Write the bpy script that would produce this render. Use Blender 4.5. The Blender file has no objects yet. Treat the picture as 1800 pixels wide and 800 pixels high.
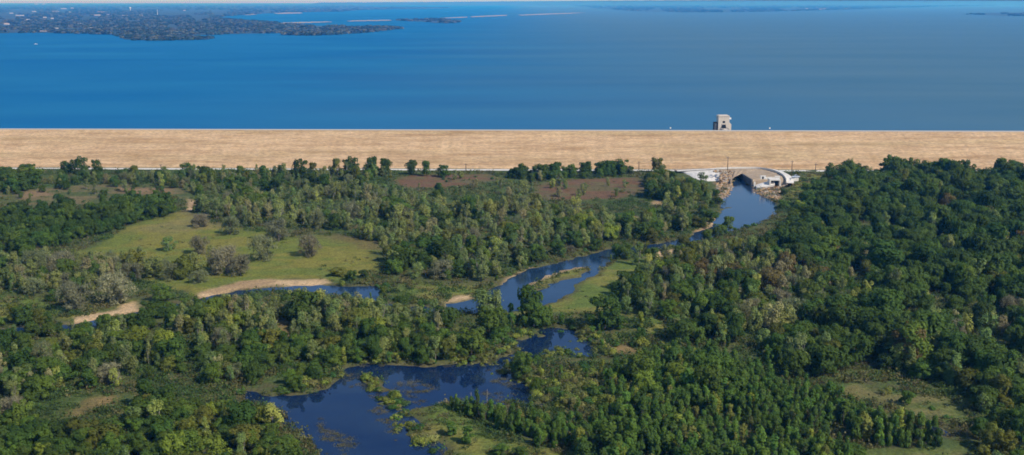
import bpy, bmesh, math, random
import numpy as np
from mathutils import Vector, Matrix

random.seed(11)
rng = np.random.default_rng(7)
scene = bpy.context.scene
COL = scene.collection
R = math.radians

# ------------------------------------------------------------------ camera geometry (metres)
H = 120.0
F = 1900.0                       # focal length in photo pixels (photo 1800 x 800)
HORIZON = 3.0
PITCH = math.atan((400 - HORIZON) / F)
CP, SP = math.cos(PITCH), math.sin(PITCH)
LAKE_Z = 15.0
RIVER_Z = -0.6

def G(px, py, z=0.0):
    """ground point seen at photo pixel"""
    xc, yc = (px - 900) / F, -(py - 400) / F
    fw, dz = CP + SP * yc, -SP + CP * yc
    t = (z - H) / dz
    return (t * xc, t * fw)

def at(px, py, Y):
    """point at depth Y seen at photo pixel"""
    xc, yc = (px - 900) / F, -(py - 400) / F
    fw, dz = CP + SP * yc, -SP + CP * yc
    t = Y / fw
    return Vector((t * xc, Y, H + t * dz))

def proj(x, y, z):
    x, y, z = np.asarray(x, float), np.asarray(y, float), np.asarray(z, float) - H
    d = y * CP - z * SP
    return 900 + F * x / d, 400 - F * (y * SP + z * CP) / d, d

def Gp(poly, z=0.0):
    return np.array([G(a, b, z) for a, b in poly])

def inside(poly, x, y):
    x, y = np.asarray(x), np.asarray(y)
    r = np.zeros(x.shape, bool)
    n = len(poly)
    for i in range(n):
        x0, y0 = poly[i]; x1, y1 = poly[(i + 1) % n]
        if y0 == y1: continue
        c = (y0 > y) != (y1 > y)
        r ^= c & (x < (x1 - x0) * (y - y0) / (y1 - y0) + x0)
    return r

def sdist(poly, x, y, closed=True):
    """signed distance, negative inside"""
    d = np.full(x.shape, 1e9)
    n = len(poly)
    for i in range(n if closed else n - 1):
        ax, ay = poly[i]; bx, by = poly[(i + 1) % n]
        vx, vy = bx - ax, by - ay
        L = vx * vx + vy * vy + 1e-9
        t = np.clip(((x - ax) * vx + (y - ay) * vy) / L, 0, 1)
        d = np.minimum(d, (x - ax - t * vx) ** 2 + (y - ay - t * vy) ** 2)
    d = np.sqrt(d)
    if closed:
        d[inside(poly, x, y)] *= -1
    return d

def vnoise(x, y, s, seed):
    r = np.random.default_rng(seed)
    T = r.random((256, 256))
    u, v = np.asarray(x) / s + 1000.3, np.asarray(y) / s + 1000.7
    i, j = np.floor(u).astype(int), np.floor(v).astype(int)
    fu, fv = u - i, v - j
    fu, fv = fu * fu * (3 - 2 * fu), fv * fv * (3 - 2 * fv)
    g = lambda a, b: T[a & 255, b & 255]
    return (g(i, j) * (1 - fu) * (1 - fv) + g(i + 1, j) * fu * (1 - fv) + g(i, j + 1) * (1 - fu) * fv + g(i + 1, j + 1) * fu * fv)

def fbm(x, y, s, seed):
    return (vnoise(x, y, s, seed) * .5 + vnoise(x, y, s / 2.1, seed + 1) * .3 + vnoise(x, y, s / 4.3, seed + 2) * .2)

def sstep(a, b, v):
    t = np.clip((v - a) / (b - a), 0, 1)
    return t * t * (3 - 2 * t)

# ------------------------------------------------------------------ object helpers
def link(name, me, parent=None, **props):
    o = bpy.data.objects.new(name, me)
    COL.objects.link(o)
    if parent is not None: o.parent = parent
    for k, v in props.items(): o[k] = v
    return o

def empty(name, label, cat, loc=(0, 0, 0), rz=0, group=None):
    o = bpy.data.objects.new(name, None)
    o.empty_display_size = 1
    COL.objects.link(o)
    o.location = loc; o.rotation_euler = (0, 0, rz)
    o['label'] = label; o['category'] = cat
    if group: o['group'] = group
    return o

def mesh_np(name, V, Fq, mats, mi=None, smooth=False, colors=None):
    """Fq: (n,k) array of polygons all with k corners (or list of arrays)"""
    V = np.asarray(V, np.float32)
    groups = Fq if isinstance(Fq, list) else [Fq]
    loops = np.concatenate([g.reshape(-1) for g in groups]).astype(np.int32)
    tot = np.concatenate([np.full(len(g), g.shape[1], np.int32) for g in groups])
    st = np.concatenate([[0], np.cumsum(tot)[:-1]]).astype(np.int32)
    me = bpy.data.meshes.new(name)
    me.vertices.add(len(V)); me.vertices.foreach_set('co', V.reshape(-1))
    me.loops.add(len(loops)); me.loops.foreach_set('vertex_index', loops)
    me.polygons.add(len(tot)); me.polygons.foreach_set('loop_start', st); me.polygons.foreach_set('loop_total', tot)
    for m in mats: me.materials.append(m)
    if mi is not None: me.polygons.foreach_set('material_index', np.asarray(mi, np.int32))
    me.polygons.foreach_set('use_smooth', np.full(len(tot), smooth))
    if colors is not None:
        a = me.color_attributes.new('tone', 'FLOAT_COLOR', 'POINT')
        c = np.ones((len(V), 4), np.float32); c[:, :3] = colors
        a.data.foreach_set('color', c.reshape(-1))
    me.update(calc_edges=True)
    me.validate()
    return me

class MB:
    """collects boxes, prisms and tubes into one mesh"""
    def __init__(s): s.v, s.f = [], []
    def box(s, c, d, rz=0):
        n = len(s.v); ca, sa = math.cos(rz), math.sin(rz)
        for z in (-1, 1):
            for x, y in ((-1, -1), (1, -1), (1, 1), (-1, 1)):
                X, Y = x * d[0] / 2, y * d[1] / 2
                s.v.append((c[0] + X * ca - Y * sa, c[1] + X * sa + Y * ca, c[2] + z * d[2] / 2))
        s.f += [tuple(n + i for i in q) for q in ((3, 2, 1, 0), (4, 5, 6, 7), (0, 1, 5, 4), (1, 2, 6, 5), (2, 3, 7, 6), (3, 0, 4, 7))]
        return s
    def tube(s, a, b, r0, r1=None, n=8, cap=True):
        r1 = r0 if r1 is None else r1
        a, b = Vector(a), Vector(b); d = (b - a).normalized()
        u = d.orthogonal().normalized(); w = d.cross(u); k = len(s.v)
        for p, r in ((a, r0), (b, r1)):
            for i in range(n):
                t = 2 * math.pi * i / n
                s.v.append(tuple(p + u * (r * math.cos(t)) + w * (r * math.sin(t))))
        for i in range(n):
            j = (i + 1) % n
            s.f.append((k + i, k + j, k + n + j, k + n + i))
        if cap:
            s.f.append(tuple(k + i for i in reversed(range(n)))); s.f.append(tuple(k + n + i for i in range(n)))
        return s
    def prism(s, pts, off):
        """polygon of 3D points pushed along vector off"""
        n, k = len(pts), len(s.v)
        off = Vector(off)
        s.v += [tuple(p) for p in pts] + [tuple(Vector(p) + off) for p in pts]
        s.f.append(tuple(range(k, k + n))); s.f.append(tuple(reversed(range(k + n, k + 2 * n))))
        for i in range(n):
            j = (i + 1) % n
            s.f.append((k + i, k + n + i, k + n + j, k + j))
        return s
    def mesh(s, name, mat):
        me = bpy.data.meshes.new(name)
        me.from_pydata(s.v, [], s.f)
        bm = bmesh.new(); bm.from_mesh(me)
        bmesh.ops.recalc_face_normals(bm, faces=bm.faces)
        bm.to_mesh(me); bm.free()
        me.materials.append(mat)
        return me
    def build(s, name, mat, parent=None, **props):
        return link(name, s.mesh(name, mat), parent, **props)

# ------------------------------------------------------------------ materials
class Mat:
    def __init__(s, name):
        s.m = bpy.data.materials.new(name); s.m.use_nodes = True
        s.t = s.m.node_tree; s.n = s.t.nodes; s.b = s.n['Principled BSDF']; s.out = s.n['Material Output']
        s.b.inputs['Roughness'].default_value = .85
        s.b.inputs['Specular IOR Level'].default_value = .2
    def node(s, typ, **kw):
        x = s.n.new(typ)
        for k, v in kw.items():
            if k.startswith('i_'):
                key = k[2:]; x.inputs[int(key) if key.isdigit() else key.replace('_', ' ')].default_value = v
            else: setattr(x, k, v)
        return x
    def l(s, a, b): s.t.links.new(a, b)
    def coords(s, scale=(1, 1, 1), rot=(0, 0, 0), kind='Object'):
        tc = s.node('ShaderNodeTexCoord'); mp = s.node('ShaderNodeMapping')
        mp.inputs['Scale'].default_value = scale; mp.inputs['Rotation'].default_value = rot
        s.l(tc.outputs[kind], mp.inputs['Vector']); return mp.outputs['Vector']
    def noise(s, vec, scale, detail=4, rough=.55):
        n = s.node('ShaderNodeTexNoise'); n.inputs['Scale'].default_value = scale
        n.inputs['Detail'].default_value = detail; n.inputs['Roughness'].default_value = rough
        s.l(vec, n.inputs['Vector']); return n.outputs['Fac']
    def ramp(s, fac, stops):
        r = s.node('ShaderNodeValToRGB'); e = r.color_ramp.elements
        while len(e) < len(stops): e.new(.5)
        for i, (p, c) in enumerate(stops):
            e[i].position = p; e[i].color = (*c, 1)
        s.l(fac, r.inputs['Fac']); return r.outputs['Color']
    def mix(s, a, b, fac, mode='MIX'):
        m = s.node('ShaderNodeMix', data_type='RGBA', blend_type=mode)
        for val, sock in ((a, m.inputs[6]), (b, m.inputs[7]), (fac, m.inputs[0])):
            if hasattr(val, 'is_output'): s.l(val, sock)
            else: sock.default_value = (*val, 1) if isinstance(val, tuple) and len(val) == 3 else val
        return m.outputs[2]
    def bump(s, fac, strength=.5, dist=.2):
        b = s.node('ShaderNodeBump'); b.inputs['Strength'].default_value = strength; b.inputs['Distance'].default_value = dist
        s.l(fac, b.inputs['Height']); s.l(b.outputs['Normal'], s.b.inputs['Normal'])

def plain(name, c, c2=None, scale=.6, rough=.85, bump=.3, stretch=(1, 1, 1)):
    M = Mat(name); c2 = c2 or tuple(v * .7 for v in c)
    v = M.coords(stretch); f = M.noise(v, scale, 6, .65)
    M.l(M.ramp(f, [(.3, c2), (.7, c)]), M.b.inputs['Base Color'])
    M.b.inputs['Roughness'].default_value = rough
    if bump: M.bump(M.noise(v, scale * 6, 3), bump, .1)
    return M.m

def leaf_mat(name, c, vary=.3, trans=.38):
    M = Mat(name)
    oi = M.node('ShaderNodeObjectInfo')
    geo = M.node('ShaderNodeNewGeometry')
    v = M.coords((1, 1, 1))
    f = M.noise(v, .55, 3)
    col = M.ramp(f, [(.3, tuple(x * .72 for x in c)), (.7, (c[0] * 1.22, c[1] * 1.15, c[2] * 1.05))])
    mr = M.node('ShaderNodeMapRange', i_3=1 - vary, i_4=1 + vary)
    M.l(oi.outputs['Random'], mr.inputs[0])
    hs = M.node('ShaderNodeHueSaturation')
    M.l(mr.outputs[0], hs.inputs['Value'])
    m2 = M.node('ShaderNodeMath', operation='MULTIPLY', i_1=7.31); M.l(oi.outputs['Random'], m2.inputs[0])
    fr = M.node('ShaderNodeMath', operation='FRACT'); M.l(m2.outputs[0], fr.inputs[0])
    hr = M.node('ShaderNodeMapRange', i_3=.482, i_4=.512); M.l(fr.outputs[0], hr.inputs[0])
    M.l(hr.outputs[0], hs.inputs['Hue'])
    # leaf to leaf flicker
    lr = M.node('ShaderNodeMapRange', i_3=.82, i_4=1.2)
    M.l(geo.outputs['Random Per Island'], lr.inputs[0])
    M.l(col, hs.inputs['Color'])
    out = M.mix(hs.outputs['Color'], (0, 0, 0), 0.0)
    mm = M.node('ShaderNodeMix', data_type='RGBA', blend_type='MULTIPLY'); mm.inputs[0].default_value = 1
    cmb = M.node('ShaderNodeCombineColor')
    for i in range(3): M.l(lr.outputs[0], cmb.inputs[i])
    M.l(out, mm.inputs[6]); M.l(cmb.outputs[0], mm.inputs[7])
    M.l(mm.outputs[2], M.b.inputs['Base Color'])
    M.b.inputs['Specular IOR Level'].default_value = .15
    M.b.inputs['Roughness'].default_value = .7
    if trans:
        tr = M.node('ShaderNodeBsdfTranslucent'); M.l(mm.outputs[2], tr.inputs['Color'])
        ms = M.node('ShaderNodeMixShader'); ms.inputs[0].default_value = trans
        M.l(M.b.outputs[0], ms.inputs[1]); M.l(tr.outputs[0], ms.inputs[2]); M.l(ms.outputs[0], M.out.inputs['Surface'])
    return M.m

def water_mat(name, deep, shallow, wave, wave_scale, rough=.04, spec=.5, stretch=(1, 1, 1), bumpd=.1, big=120., gradient=None):
    M = Mat(name)
    v = M.coords((1, 1, 1), kind='Object')
    vb = M.coords((1, 2.2, 1))
    f = M.noise(vb, 1 / big, 4)
    col = M.ramp(f, [(.35, deep), (.7, shallow)])
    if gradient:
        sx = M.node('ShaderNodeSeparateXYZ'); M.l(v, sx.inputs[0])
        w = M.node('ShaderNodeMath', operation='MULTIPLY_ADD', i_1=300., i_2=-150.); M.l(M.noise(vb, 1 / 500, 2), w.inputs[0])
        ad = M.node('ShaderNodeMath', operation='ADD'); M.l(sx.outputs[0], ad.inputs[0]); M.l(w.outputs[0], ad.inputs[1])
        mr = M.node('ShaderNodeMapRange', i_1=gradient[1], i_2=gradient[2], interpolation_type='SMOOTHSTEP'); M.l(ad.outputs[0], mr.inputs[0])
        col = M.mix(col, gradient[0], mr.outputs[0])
    M.l(col, M.b.inputs['Base Color'])
    M.b.inputs['Roughness'].default_value = rough
    M.b.inputs['IOR'].default_value = 1.33
    M.b.inputs['Specular IOR Level'].default_value = spec
    vs = M.coords(stretch)
    M.bump(M.noise(vs, wave_scale, 5, .6), wave, bumpd)
    return M.m

# ------------------------------------------------------------------ site plan (traced as photo pixels, laid on the ground plane)
river_px = [(1287.5, 312.6), (1302, 312.6), (1312, 320), (1323, 328.5), (1325, 336), (1345, 345), (1366, 358), (1362, 378), (1330, 393), (1300, 400), (1268, 410), (1235, 421),
            (1200, 430), (1160, 439), (1112, 444), (1075, 454), (1062, 466), (1045, 482), (1022, 492), (1000, 514), (975, 531), (930, 541), (890, 546),
            (835, 549), (790, 549), (740, 546), (690, 538), (640, 526), (560, 515), (490, 510), (440, 512), (400, 521), (340, 533), (280, 549), (200, 565), (120, 576),
            (0, 586), (-200, 596), (-200, 586), (0, 577), (60, 574), (130, 567), (190, 557), (240, 545), (300, 533), (345, 524), (370, 520), (420, 508), (480, 502), (560, 501),
            (600, 502), (640, 501), (668, 500), (672, 512), (664, 526), (700, 535), (760, 538), (790, 529), (835, 524), (872, 500), (892, 489), (940, 469), (1000, 454),
            (1060, 439), (1120, 430), (1180, 421), (1222, 411), (1245, 395), (1262, 380), (1268, 362), (1274, 345), (1285, 331)]
island_px = [(924, 506), (930, 496), (960, 482), (1000, 471), (1030, 466), (1036, 474), (1022, 485), (988, 490), (962, 502), (938, 513)]
bar_px = [(1270, 363), (1290, 361.5), (1294, 364), (1272, 366)]
pond_px = [(432, 686), (475, 694), (535, 692), (575, 675), (602, 664), (618, 643), (640, 634), (700, 640), (760, 642), (805, 640), (850, 622), (885, 604), (905, 588),
           (935, 578), (985, 574), (1020, 582), (1062, 594), (1062, 626), (1010, 626), (988, 614), (962, 620), (918, 638), (892, 652), (902, 662), (932, 676), (968, 688),
           (960, 702), (935, 722), (905, 717), (870, 710), (830, 703), (785, 702), (745, 708), (712, 716), (722, 732), (752, 762), (785, 792), (815, 830), (545, 850), (545, 782),
           (500, 742), (488, 720), (465, 704), (438, 697)]
spit1_px = [(624, 654), (640, 652), (668, 668), (690, 684), (668, 690), (640, 676)]
spit2_px = [(672, 690), (690, 684), (712, 706), (716, 722), (700, 728), (684, 712)]
smallponds = [[(1052, 757), (1062, 752), (1072, 756), (1064, 764)], [(1625, 752), (1640, 746), (1672, 756), (1660, 763), (1632, 760)], [(340, 800), (375, 786), (405, 792), (390, 815), (345, 820)]]
meadow_px = [(120, 452), (170, 430), (205, 412), (235, 392), (285, 382), (305, 374), (335, 376), (380, 393), (420, 402), (500, 418), (560, 412), (640, 420), (672, 428), (660, 470), (640, 490), (560, 492), (420, 500), (340, 520), (295, 505), (262, 482), (225, 462), (180, 452)]
sand_px = [[(345, 524), (352, 515), (390, 503), (420, 495), (480, 491), (560, 491), (582, 496), (560, 501), (480, 502), (420, 508), (370, 521)],
           [(118, 570), (140, 556), (180, 549), (205, 545), (215, 534), (235, 530), (243, 537), (240, 546), (200, 558), (150, 568)],
           [(785, 530), (792, 520), (828, 518), (832, 523), (800, 530)],
           [(328, 372), (332, 350), (345, 352), (348, 368)],
           [(925, 498), (958, 482), (1000, 470), (1032, 466), (1030, 470), (1000, 475), (962, 488), (932, 502)],
           [(1090, 390), (1100, 379), (1118, 381), (1122, 392), (1105, 397)], [(1142, 358), (1150, 351), (1166, 353), (1164, 362)],
           [(1215, 414), (1240, 395), (1262, 372), (1266, 380), (1250, 398), (1226, 412)],
           [(950, 595), (985, 585), (995, 592), (960, 600)],
           [(880, 502), (895, 488), (935, 470), (940, 474), (900, 492), (885, 506)], [(1130, 452), (1160, 441), (1190, 437), (1185, 445), (1150, 455)],
           [(40, 366), (72, 363), (76, 368), (44, 371)]]
dry_px = [[(1060, 614), (1090, 604), (1125, 614), (1110, 622), (1075, 622)], [(115, 728), (150, 702), (172, 694), (200, 696), (190, 712), (160, 722), (140, 735)],
          [(1474, 672), (1500, 671), (1560, 690), (1620, 698), (1690, 712), (1704, 724), (1680, 742), (1640, 741), (1580, 716), (1520, 700), (1470, 690)],
          [(1500, 790), (1560, 786), (1700, 786), (1720, 810), (1500, 812)], [(480, 566), (515, 562), (510, 598), (482, 606)]]
rust_px = [[(690, 318), (720, 308), (860, 306), (885, 316), (800, 328), (715, 332)], [(950, 322), (1000, 316), (1125, 311), (1140, 336), (1085, 350), (960, 352), (935, 344)],
           [(-60, 330), (40, 335), (130, 326), (230, 324), (320, 330), (330, 345), (240, 350), (140, 362), (20, 362), (-60, 360)], [(600, 395), (690, 392), (720, 404), (640, 412)]]
grass_px = [[(990, 520), (1010, 495), (1050, 478), (1080, 460), (1130, 452), (1185, 448), (1160, 470), (1130, 500), (1140, 540), (1110, 560), (1060, 552), (1000, 548), (930, 560), (900, 552), (960, 538)],
            [(708, 714), (745, 706), (800, 722), (850, 752), (900, 776), (960, 792), (1010, 800), (1010, 850), (850, 850), (780, 785)], [(-80, 525), (40, 522), (110, 528), (160, 540), (230, 520), (215, 535), (140, 556), (60, 560), (-80, 560)],
            [(700, 494), (790, 500), (860, 498), (830, 520), (760, 530), (680, 515)], [(1030, 690), (1080, 660), (1120, 700), (1080, 730)], [(1130, 560), (1190, 556), (1200, 600), (1150, 615)], island_px,
            [(1375, 352), (1400, 318), (1425, 305), (1450, 310), (1420, 335), (1390, 350)]]
P = lambda L: [Gp(p) for p in L]
river, island, bar, pond = Gp(river_px), Gp(island_px), Gp(bar_px), Gp(pond_px)
spits = [Gp(spit1_px), Gp(spit2_px)]
ponds = P(smallponds)
meadow, sands, drys, rusts, grasses = Gp(meadow_px), P(sand_px), P(dry_px), P(rust_px), P(grass_px)

# dam axis
TOE_L, TOE_R = np.array(G(0, 294)), np.array(G(1800, 299.5))
dam_dir = (TOE_R - TOE_L) / np.linalg.norm(TOE_R - TOE_L)
dam_n = np.array([-dam_dir[1], dam_dir[0]])           # pointing to the lake
def toe_dist(x, y):                                    # distance beyond the toe line (positive on the dam)
    return (x - TOE_L[0]) * dam_n[0] + (y - TOE_L[1]) * dam_n[1]

# ------------------------------------------------------------------ ground sheet
xs = np.concatenate([[-40000, -12000, -4000, -1500, -800, -600, -500], np.arange(-440, 440.1, 1.3), [500, 600, 800, 1500, 4000, 12000, 40000]])
ys = np.concatenate([[-3000, -600, 0, 150, 200, 230], np.arange(250, 800, 1.5), [830, 900, 1100, 2000, 6000, 20000, 60000]])
X, Y = np.meshgrid(xs, ys)
def water_sd(X, Y):
    shp = X.shape; x, y = X.ravel(), Y.ravel()
    d = sdist(river, x, y)
    d = np.maximum(d, -sdist(island, x, y)); d = np.maximum(d, -sdist(bar, x, y))
    dp = sdist(pond, x, y)
    for s in spits: dp = np.maximum(dp, -sdist(s, x, y))
    d = np.minimum(d, dp)
    for s in ponds: d = np.minimum(d, sdist(s, x, y))
    return d.reshape(shp)
near = (np.abs(X) < 460) & (Y > 240) & (Y < 790)
SD = np.full(X.shape, 40.0); SD[near] = water_sd(X[near], Y[near])
SDn = SD + (fbm(X, Y, 14, 3) - .5) * 7 + (vnoise(X, Y, 3.2, 8) - .5) * 2.2
# marshy upper pond: broken up by low hummocks
marsh = Gp([(800, 645), (850, 610), (905, 580), (985, 570), (1065, 590), (1062, 622), (985, 606), (915, 630), (888, 645), (940, 676), (975, 690), (935, 724), (905, 720)])
inm = near & (Y < 460)
mk = np.zeros(X.shape); mk[inm] = sstep(4, -6, sdist(marsh, X[inm], Y[inm]))
SDn = SDn + mk * np.clip((fbm(X, Y, 9, 21) - .47) * 40, -1, 9)
mud = Gp([(640, 690), (690, 676), (760, 760), (800, 800), (700, 800), (690, 740)])
mk2 = np.zeros(X.shape); mk2[inm] = sstep(3, -5, sdist(mud, X[inm], Y[inm]))
SDn = SDn + mk2 * np.clip((fbm(X, Y, 8, 31) - .52) * 45, -1, 9)
Z = RIVER_Z + np.clip(SDn * .22, -2.2, .62) + (fbm(X, Y, 40, 5) - .5) * .9 * sstep(3, 14, SD) + (vnoise(X, Y, 5, 6) - .5) * .35 * sstep(2, 8, SD)
fade = near.astype(float)
Z = Z * fade + (1 - fade) * 0
td = toe_dist(X, Y)
Z = np.where(td > -4, np.minimum(Z, -.1) - sstep(0, 30, td) * 1.0, Z)
ground_sd = SDn

def blend(C, m, col):
    return C * (1 - m[..., None]) + np.array(col) * m[..., None]
n1, n2, n3 = fbm(X, Y, 30, 41), fbm(X, Y, 9, 51), vnoise(X, Y, 2.6, 61)
C = np.zeros(X.shape + (3,)); C[:] = (.090, .122, .036)
C = blend(C, sstep(.4, .75, n1), (.115, .125, .042))
C = blend(C, sstep(.58, .8, n2) * .6, (.14, .105, .055))
def paint(polys, col, soft=4, amt=1., rag=8, brk=None, col2=None):
    global C
    for p in polys:
        b = (X > p[:, 0].min() - 15) & (X < p[:, 0].max() + 15) & (Y > p[:, 1].min() - 15) & (Y < p[:, 1].max() + 15)
        if not b.any(): continue
        d = sdist(p, X[b], Y[b]) + (n2[b] - .5) * rag + (n3[b] - .5) * rag * .4
        m = sstep(soft, -soft, d) * amt
        if brk: m *= sstep(brk[0], brk[1], n2[b])
        cc = np.zeros(m.shape + (3,)); cc[:] = col
        if col2: cc = blend(cc, sstep(.4, .62, fbm(X[b] * .5, Y[b], 11, 77)), col2)
        C[b] = C[b] * (1 - m[:, None]) + cc * m[:, None]
paint([meadow], (.235, .212, .046), 6, 1., 16, col2=(.170, .195, .040))
paint([Gp([(560, 415), (680, 405), (700, 440), (650, 440)])], (.17, .12, .06), 5, .6)
paint(grasses, (.235, .22, .052), 4, .95, 12, col2=(.145, .19, .040))
paint(rusts[:2] + rusts[3:], (.19, .105, .058), 5, .95, col2=(.16, .13, .058))
paint(rusts[2:3], (.20, .155, .07), 7, .9, 14, col2=(.105, .125, .042))
paint([Gp([(30, 338), (80, 336), (95, 344), (40, 350)]), Gp([(190, 328), (300, 332), (310, 340), (230, 342)])], (.30, .19, .10), 4, .8, 8)
paint(drys[:2] + drys[4:], (.29, .195, .080), 3, 1, 6, col2=(.21, .165, .062))
paint(drys[2:4], (.215, .185, .070), 4, .95, 18, col2=(.135, .165, .045))
paint([Gp([(310, 345), (350, 348), (420, 398), (300, 410), (240, 405), (250, 398), (320, 385)])], (.26, .20, .09), 5, .5)
C = blend(C, sstep(4.5, 1.0, SDn) * near * .55, (.13, .10, .055))
paint([Gp([(1255, 316), (1292, 316), (1288, 338), (1274, 350), (1262, 348)]), Gp([(1318, 322), (1385, 320), (1376, 342), (1366, 354), (1345, 346), (1322, 338)])], (.34, .23, .13), 3, .9)
paint(sands, (.60, .41, .22), 2.0, 1, 4, col2=(.44, .29, .15))
C = blend(C, sstep(-.2, -2.5, SDn) * near, (.045, .043, .028))
C *= (.85 + .3 * n3[..., None])
nx, ny = len(xs), len(ys)
idx = np.arange(nx * ny).reshape(ny, nx)
quads = np.stack([idx[:-1, :-1], idx[:-1, 1:], idx[1:, 1:], idx[1:, :-1]], -1).reshape(-1, 4)

M = Mat('ground_soil')
at_ = M.node('ShaderNodeAttribute', attribute_name='tone')
v = M.coords()
f1 = M.noise(v, .9, 6, .7)
colr = M.mix(at_.outputs['Color'], M.ramp(f1, [(.3, (.45, .45, .45)), (.55, (1, 1, 1)), (.75, (1.45, 1.4, 1.3))]), 1.0, 'MULTIPLY')
M.l(colr, M.b.inputs['Base Color']); M.bump(f1, .9, .5); M.b.inputs['Roughness'].default_value = .95
M.b.inputs['Specular IOR Level'].default_value = .05
ground_me = mesh_np('ground', np.stack([X, Y, Z], -1).reshape(-1, 3), quads, [M.m], smooth=True, colors=C.reshape(-1, 3))
link('ground', ground_me, kind='structure', label='river bottom land with grass, bare soil and sandy banks below the dam')

# ground height lookup on the fine grid
def ground_z(x, y):
    i = np.clip(np.searchsorted(xs, x) - 1, 0, nx - 2); j = np.clip(np.searchsorted(ys, y) - 1, 0, ny - 2)
    fu = (x - xs[i]) / (xs[i + 1] - xs[i]); fv = (y - ys[j]) / (ys[j + 1] - ys[j])
    return (Z[j, i] * (1 - fu) * (1 - fv) + Z[j, i + 1] * fu * (1 - fv) + Z[j + 1, i] * (1 - fu) * fv + Z[j + 1, i + 1] * fu * fv)
def shore(x, y):
    i = np.clip(np.searchsorted(xs, x) - 1, 0, nx - 2); j = np.clip(np.searchsorted(ys, y) - 1, 0, ny - 2)
    return SDn[j, i]

# ------------------------------------------------------------------ river and pond water sheets
def water_sheet(name, polys, z, mat, label, step=4.0, grow=7.0):
    allp = np.concatenate(polys)
    gx = np.arange(allp[:, 0].min() - 12, allp[:, 0].max() + 12, step); gy = np.arange(allp[:, 1].min() - 12, allp[:, 1].max() + 12, step)
    A, B = np.meshgrid((gx[:-1] + gx[1:]) / 2, (gy[:-1] + gy[1:]) / 2)
    d = np.min([sdist(p, A.ravel(), B.ravel()) for p in polys], 0).reshape(A.shape)
    jj, ii = np.nonzero(d < grow)
    n = len(gx)
    q = np.stack([jj * n + ii, jj * n + ii + 1, (jj + 1) * n + ii + 1, (jj + 1) * n + ii], -1)
    u, inv = np.unique(q, return_inverse=True)
    V = np.stack([gx[u % n], gy[u // n], np.full(len(u), z)], -1)
    return link(name, mesh_np(name, V, inv.reshape(-1, 4), [mat]), kind='structure', label=label)

M_river = water_mat('river_water', (.010, .030, .070), (.020, .044, .085), .22, .9, rough=.08, spec=.4, stretch=(.7, 1.6, 1), bumpd=.12, big=45)
M_pond = water_mat('pond_water', (.001, .012, .052), (.016, .032, .066), .06, .8, rough=.03, spec=.65, stretch=(1, 1.4, 1), bumpd=.05, big=40)
water_sheet('river', [river], RIVER_Z, M_river, 'blue grey river winding from the outlet past the sandbar island')
water_sheet('pond', [pond], RIVER_Z - .004, M_pond, 'dark blue still backwater pond in the low wetland', grow=8)
for p, lb in zip(ponds, ('tiny blue pool among the shrubs', 'narrow blue pool beside the dry clearing', 'small blue pool in the near wood')):
    water_sheet('pool', [p], RIVER_Z - .002, M_pond, lb, step=1.5, grow=4)

# ------------------------------------------------------------------ the dam
DAM_H = 20.0
top_y0 = 67.0                                         # run of the slope
LAKE_EDGE = top_y0 + 9.5 + 14
def dam_pt(s, d, z):
    p = TOE_L + dam_dir * s + dam_n * d
    return (p[0], p[1], z)
S = np.concatenate([np.arange(-1400, -60, 60), np.arange(-60, 960, 4), np.arange(960, 2300, 60)])
def strip(name, prof, mat, parent, jitter=0, smooth=True):
    prof = np.array(prof)
    V = np.array([dam_pt(s, d, z + (jitter * (float(vnoise(s, d, 15, 9)) - .5) if 0 < k < len(prof) - 1 else 0)) for k, (d, z) in enumerate(prof) for s in S])
    n = len(S); ix = np.arange(len(V)).reshape(len(prof), n)
    q = np.stack([ix[:-1, :-1], ix[:-1, 1:], ix[1:, 1:], ix[1:, :-1]], -1).reshape(-1, 4)
    return link(name, mesh_np(name, V, q, [mat], smooth=smooth), parent)
ang = math.atan2(dam_dir[1], dam_dir[0])
M = Mat('dry_mown_grass')
v = M.coords((.05, .30, .30), (0, 0, -ang)); f = M.noise(v, 1., 5, .7)
v2 = M.coords((.010, .11, .11), (0, 0, -ang)); f2 = M.noise(v2, 1., 5, .65)
c1 = M.ramp(f, [(.28, (.455, .28, .145)), (.5, (.555, .368, .205)), (.72, (.68, .465, .265))])
c2 = M.mix(c1, M.ramp(f2, [(.3, (.72, .66, .56)), (.5, (1, 1, 1)), (.72, (1.12, 1.1, 1.05))]), .9, 'MULTIPLY')
vv = M.coords((.16, .006, .006), (0, 0, -ang)); f4 = M.noise(vv, 1., 2, .5)
c2 = M.mix(c2, M.ramp(f4, [(.3, (.93, .92, .9)), (.6, (1.03, 1.03, 1.03))]), 1.0, 'MULTIPLY')
f3 = M.noise(M.coords((.35, .6, .6), (0, 0, -ang)), 1.0, 5, .7)
c3 = M.mix(c2, M.ramp(f3, [(.3, (.64, .66, .67)), (.7, (1.3, 1.27, 1.24))]), .9, 'MULTIPLY')
f5 = M.noise(M.coords((.004, .05, .05), (0, 0, -ang)), 1.0, 3)
c3 = M.mix(c3, M.ramp(f5, [(.5, (1, 1, 1)), (.72, (.82, .86, .80))]), 1.0, 'MULTIPLY')
M.l(c3, M.b.inputs['Base Color']); M.bump(f3, .6, .3); M.b.inputs['Specular IOR Level'].default_value = .05
M_dam = M.m
M_gravel = plain('pale_gravel', (.60, .54, .45), (.48, .42, .33), .5)
M_rip = plain('riprap_stone', (.42, .38, .33), (.2, .18, .15), .5, bump=.8)
dam = empty('earth_dam', 'long straw coloured grassed dam stretching across the view along the lake', 'dam')
n_p = 12
strip('grass_slope', [(0, -.6)] + [(top_y0 * (k / n_p) ** 1.0, DAM_H * (k / n_p) - .0) for k in range(1, n_p)] + [(top_y0, DAM_H - .05)], M_dam, dam, .5)
M_shoulder = plain('worn_shoulder', (.40, .25, .13), (.29, .17, .085), .3, stretch=(.1, 1, 1))
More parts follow.
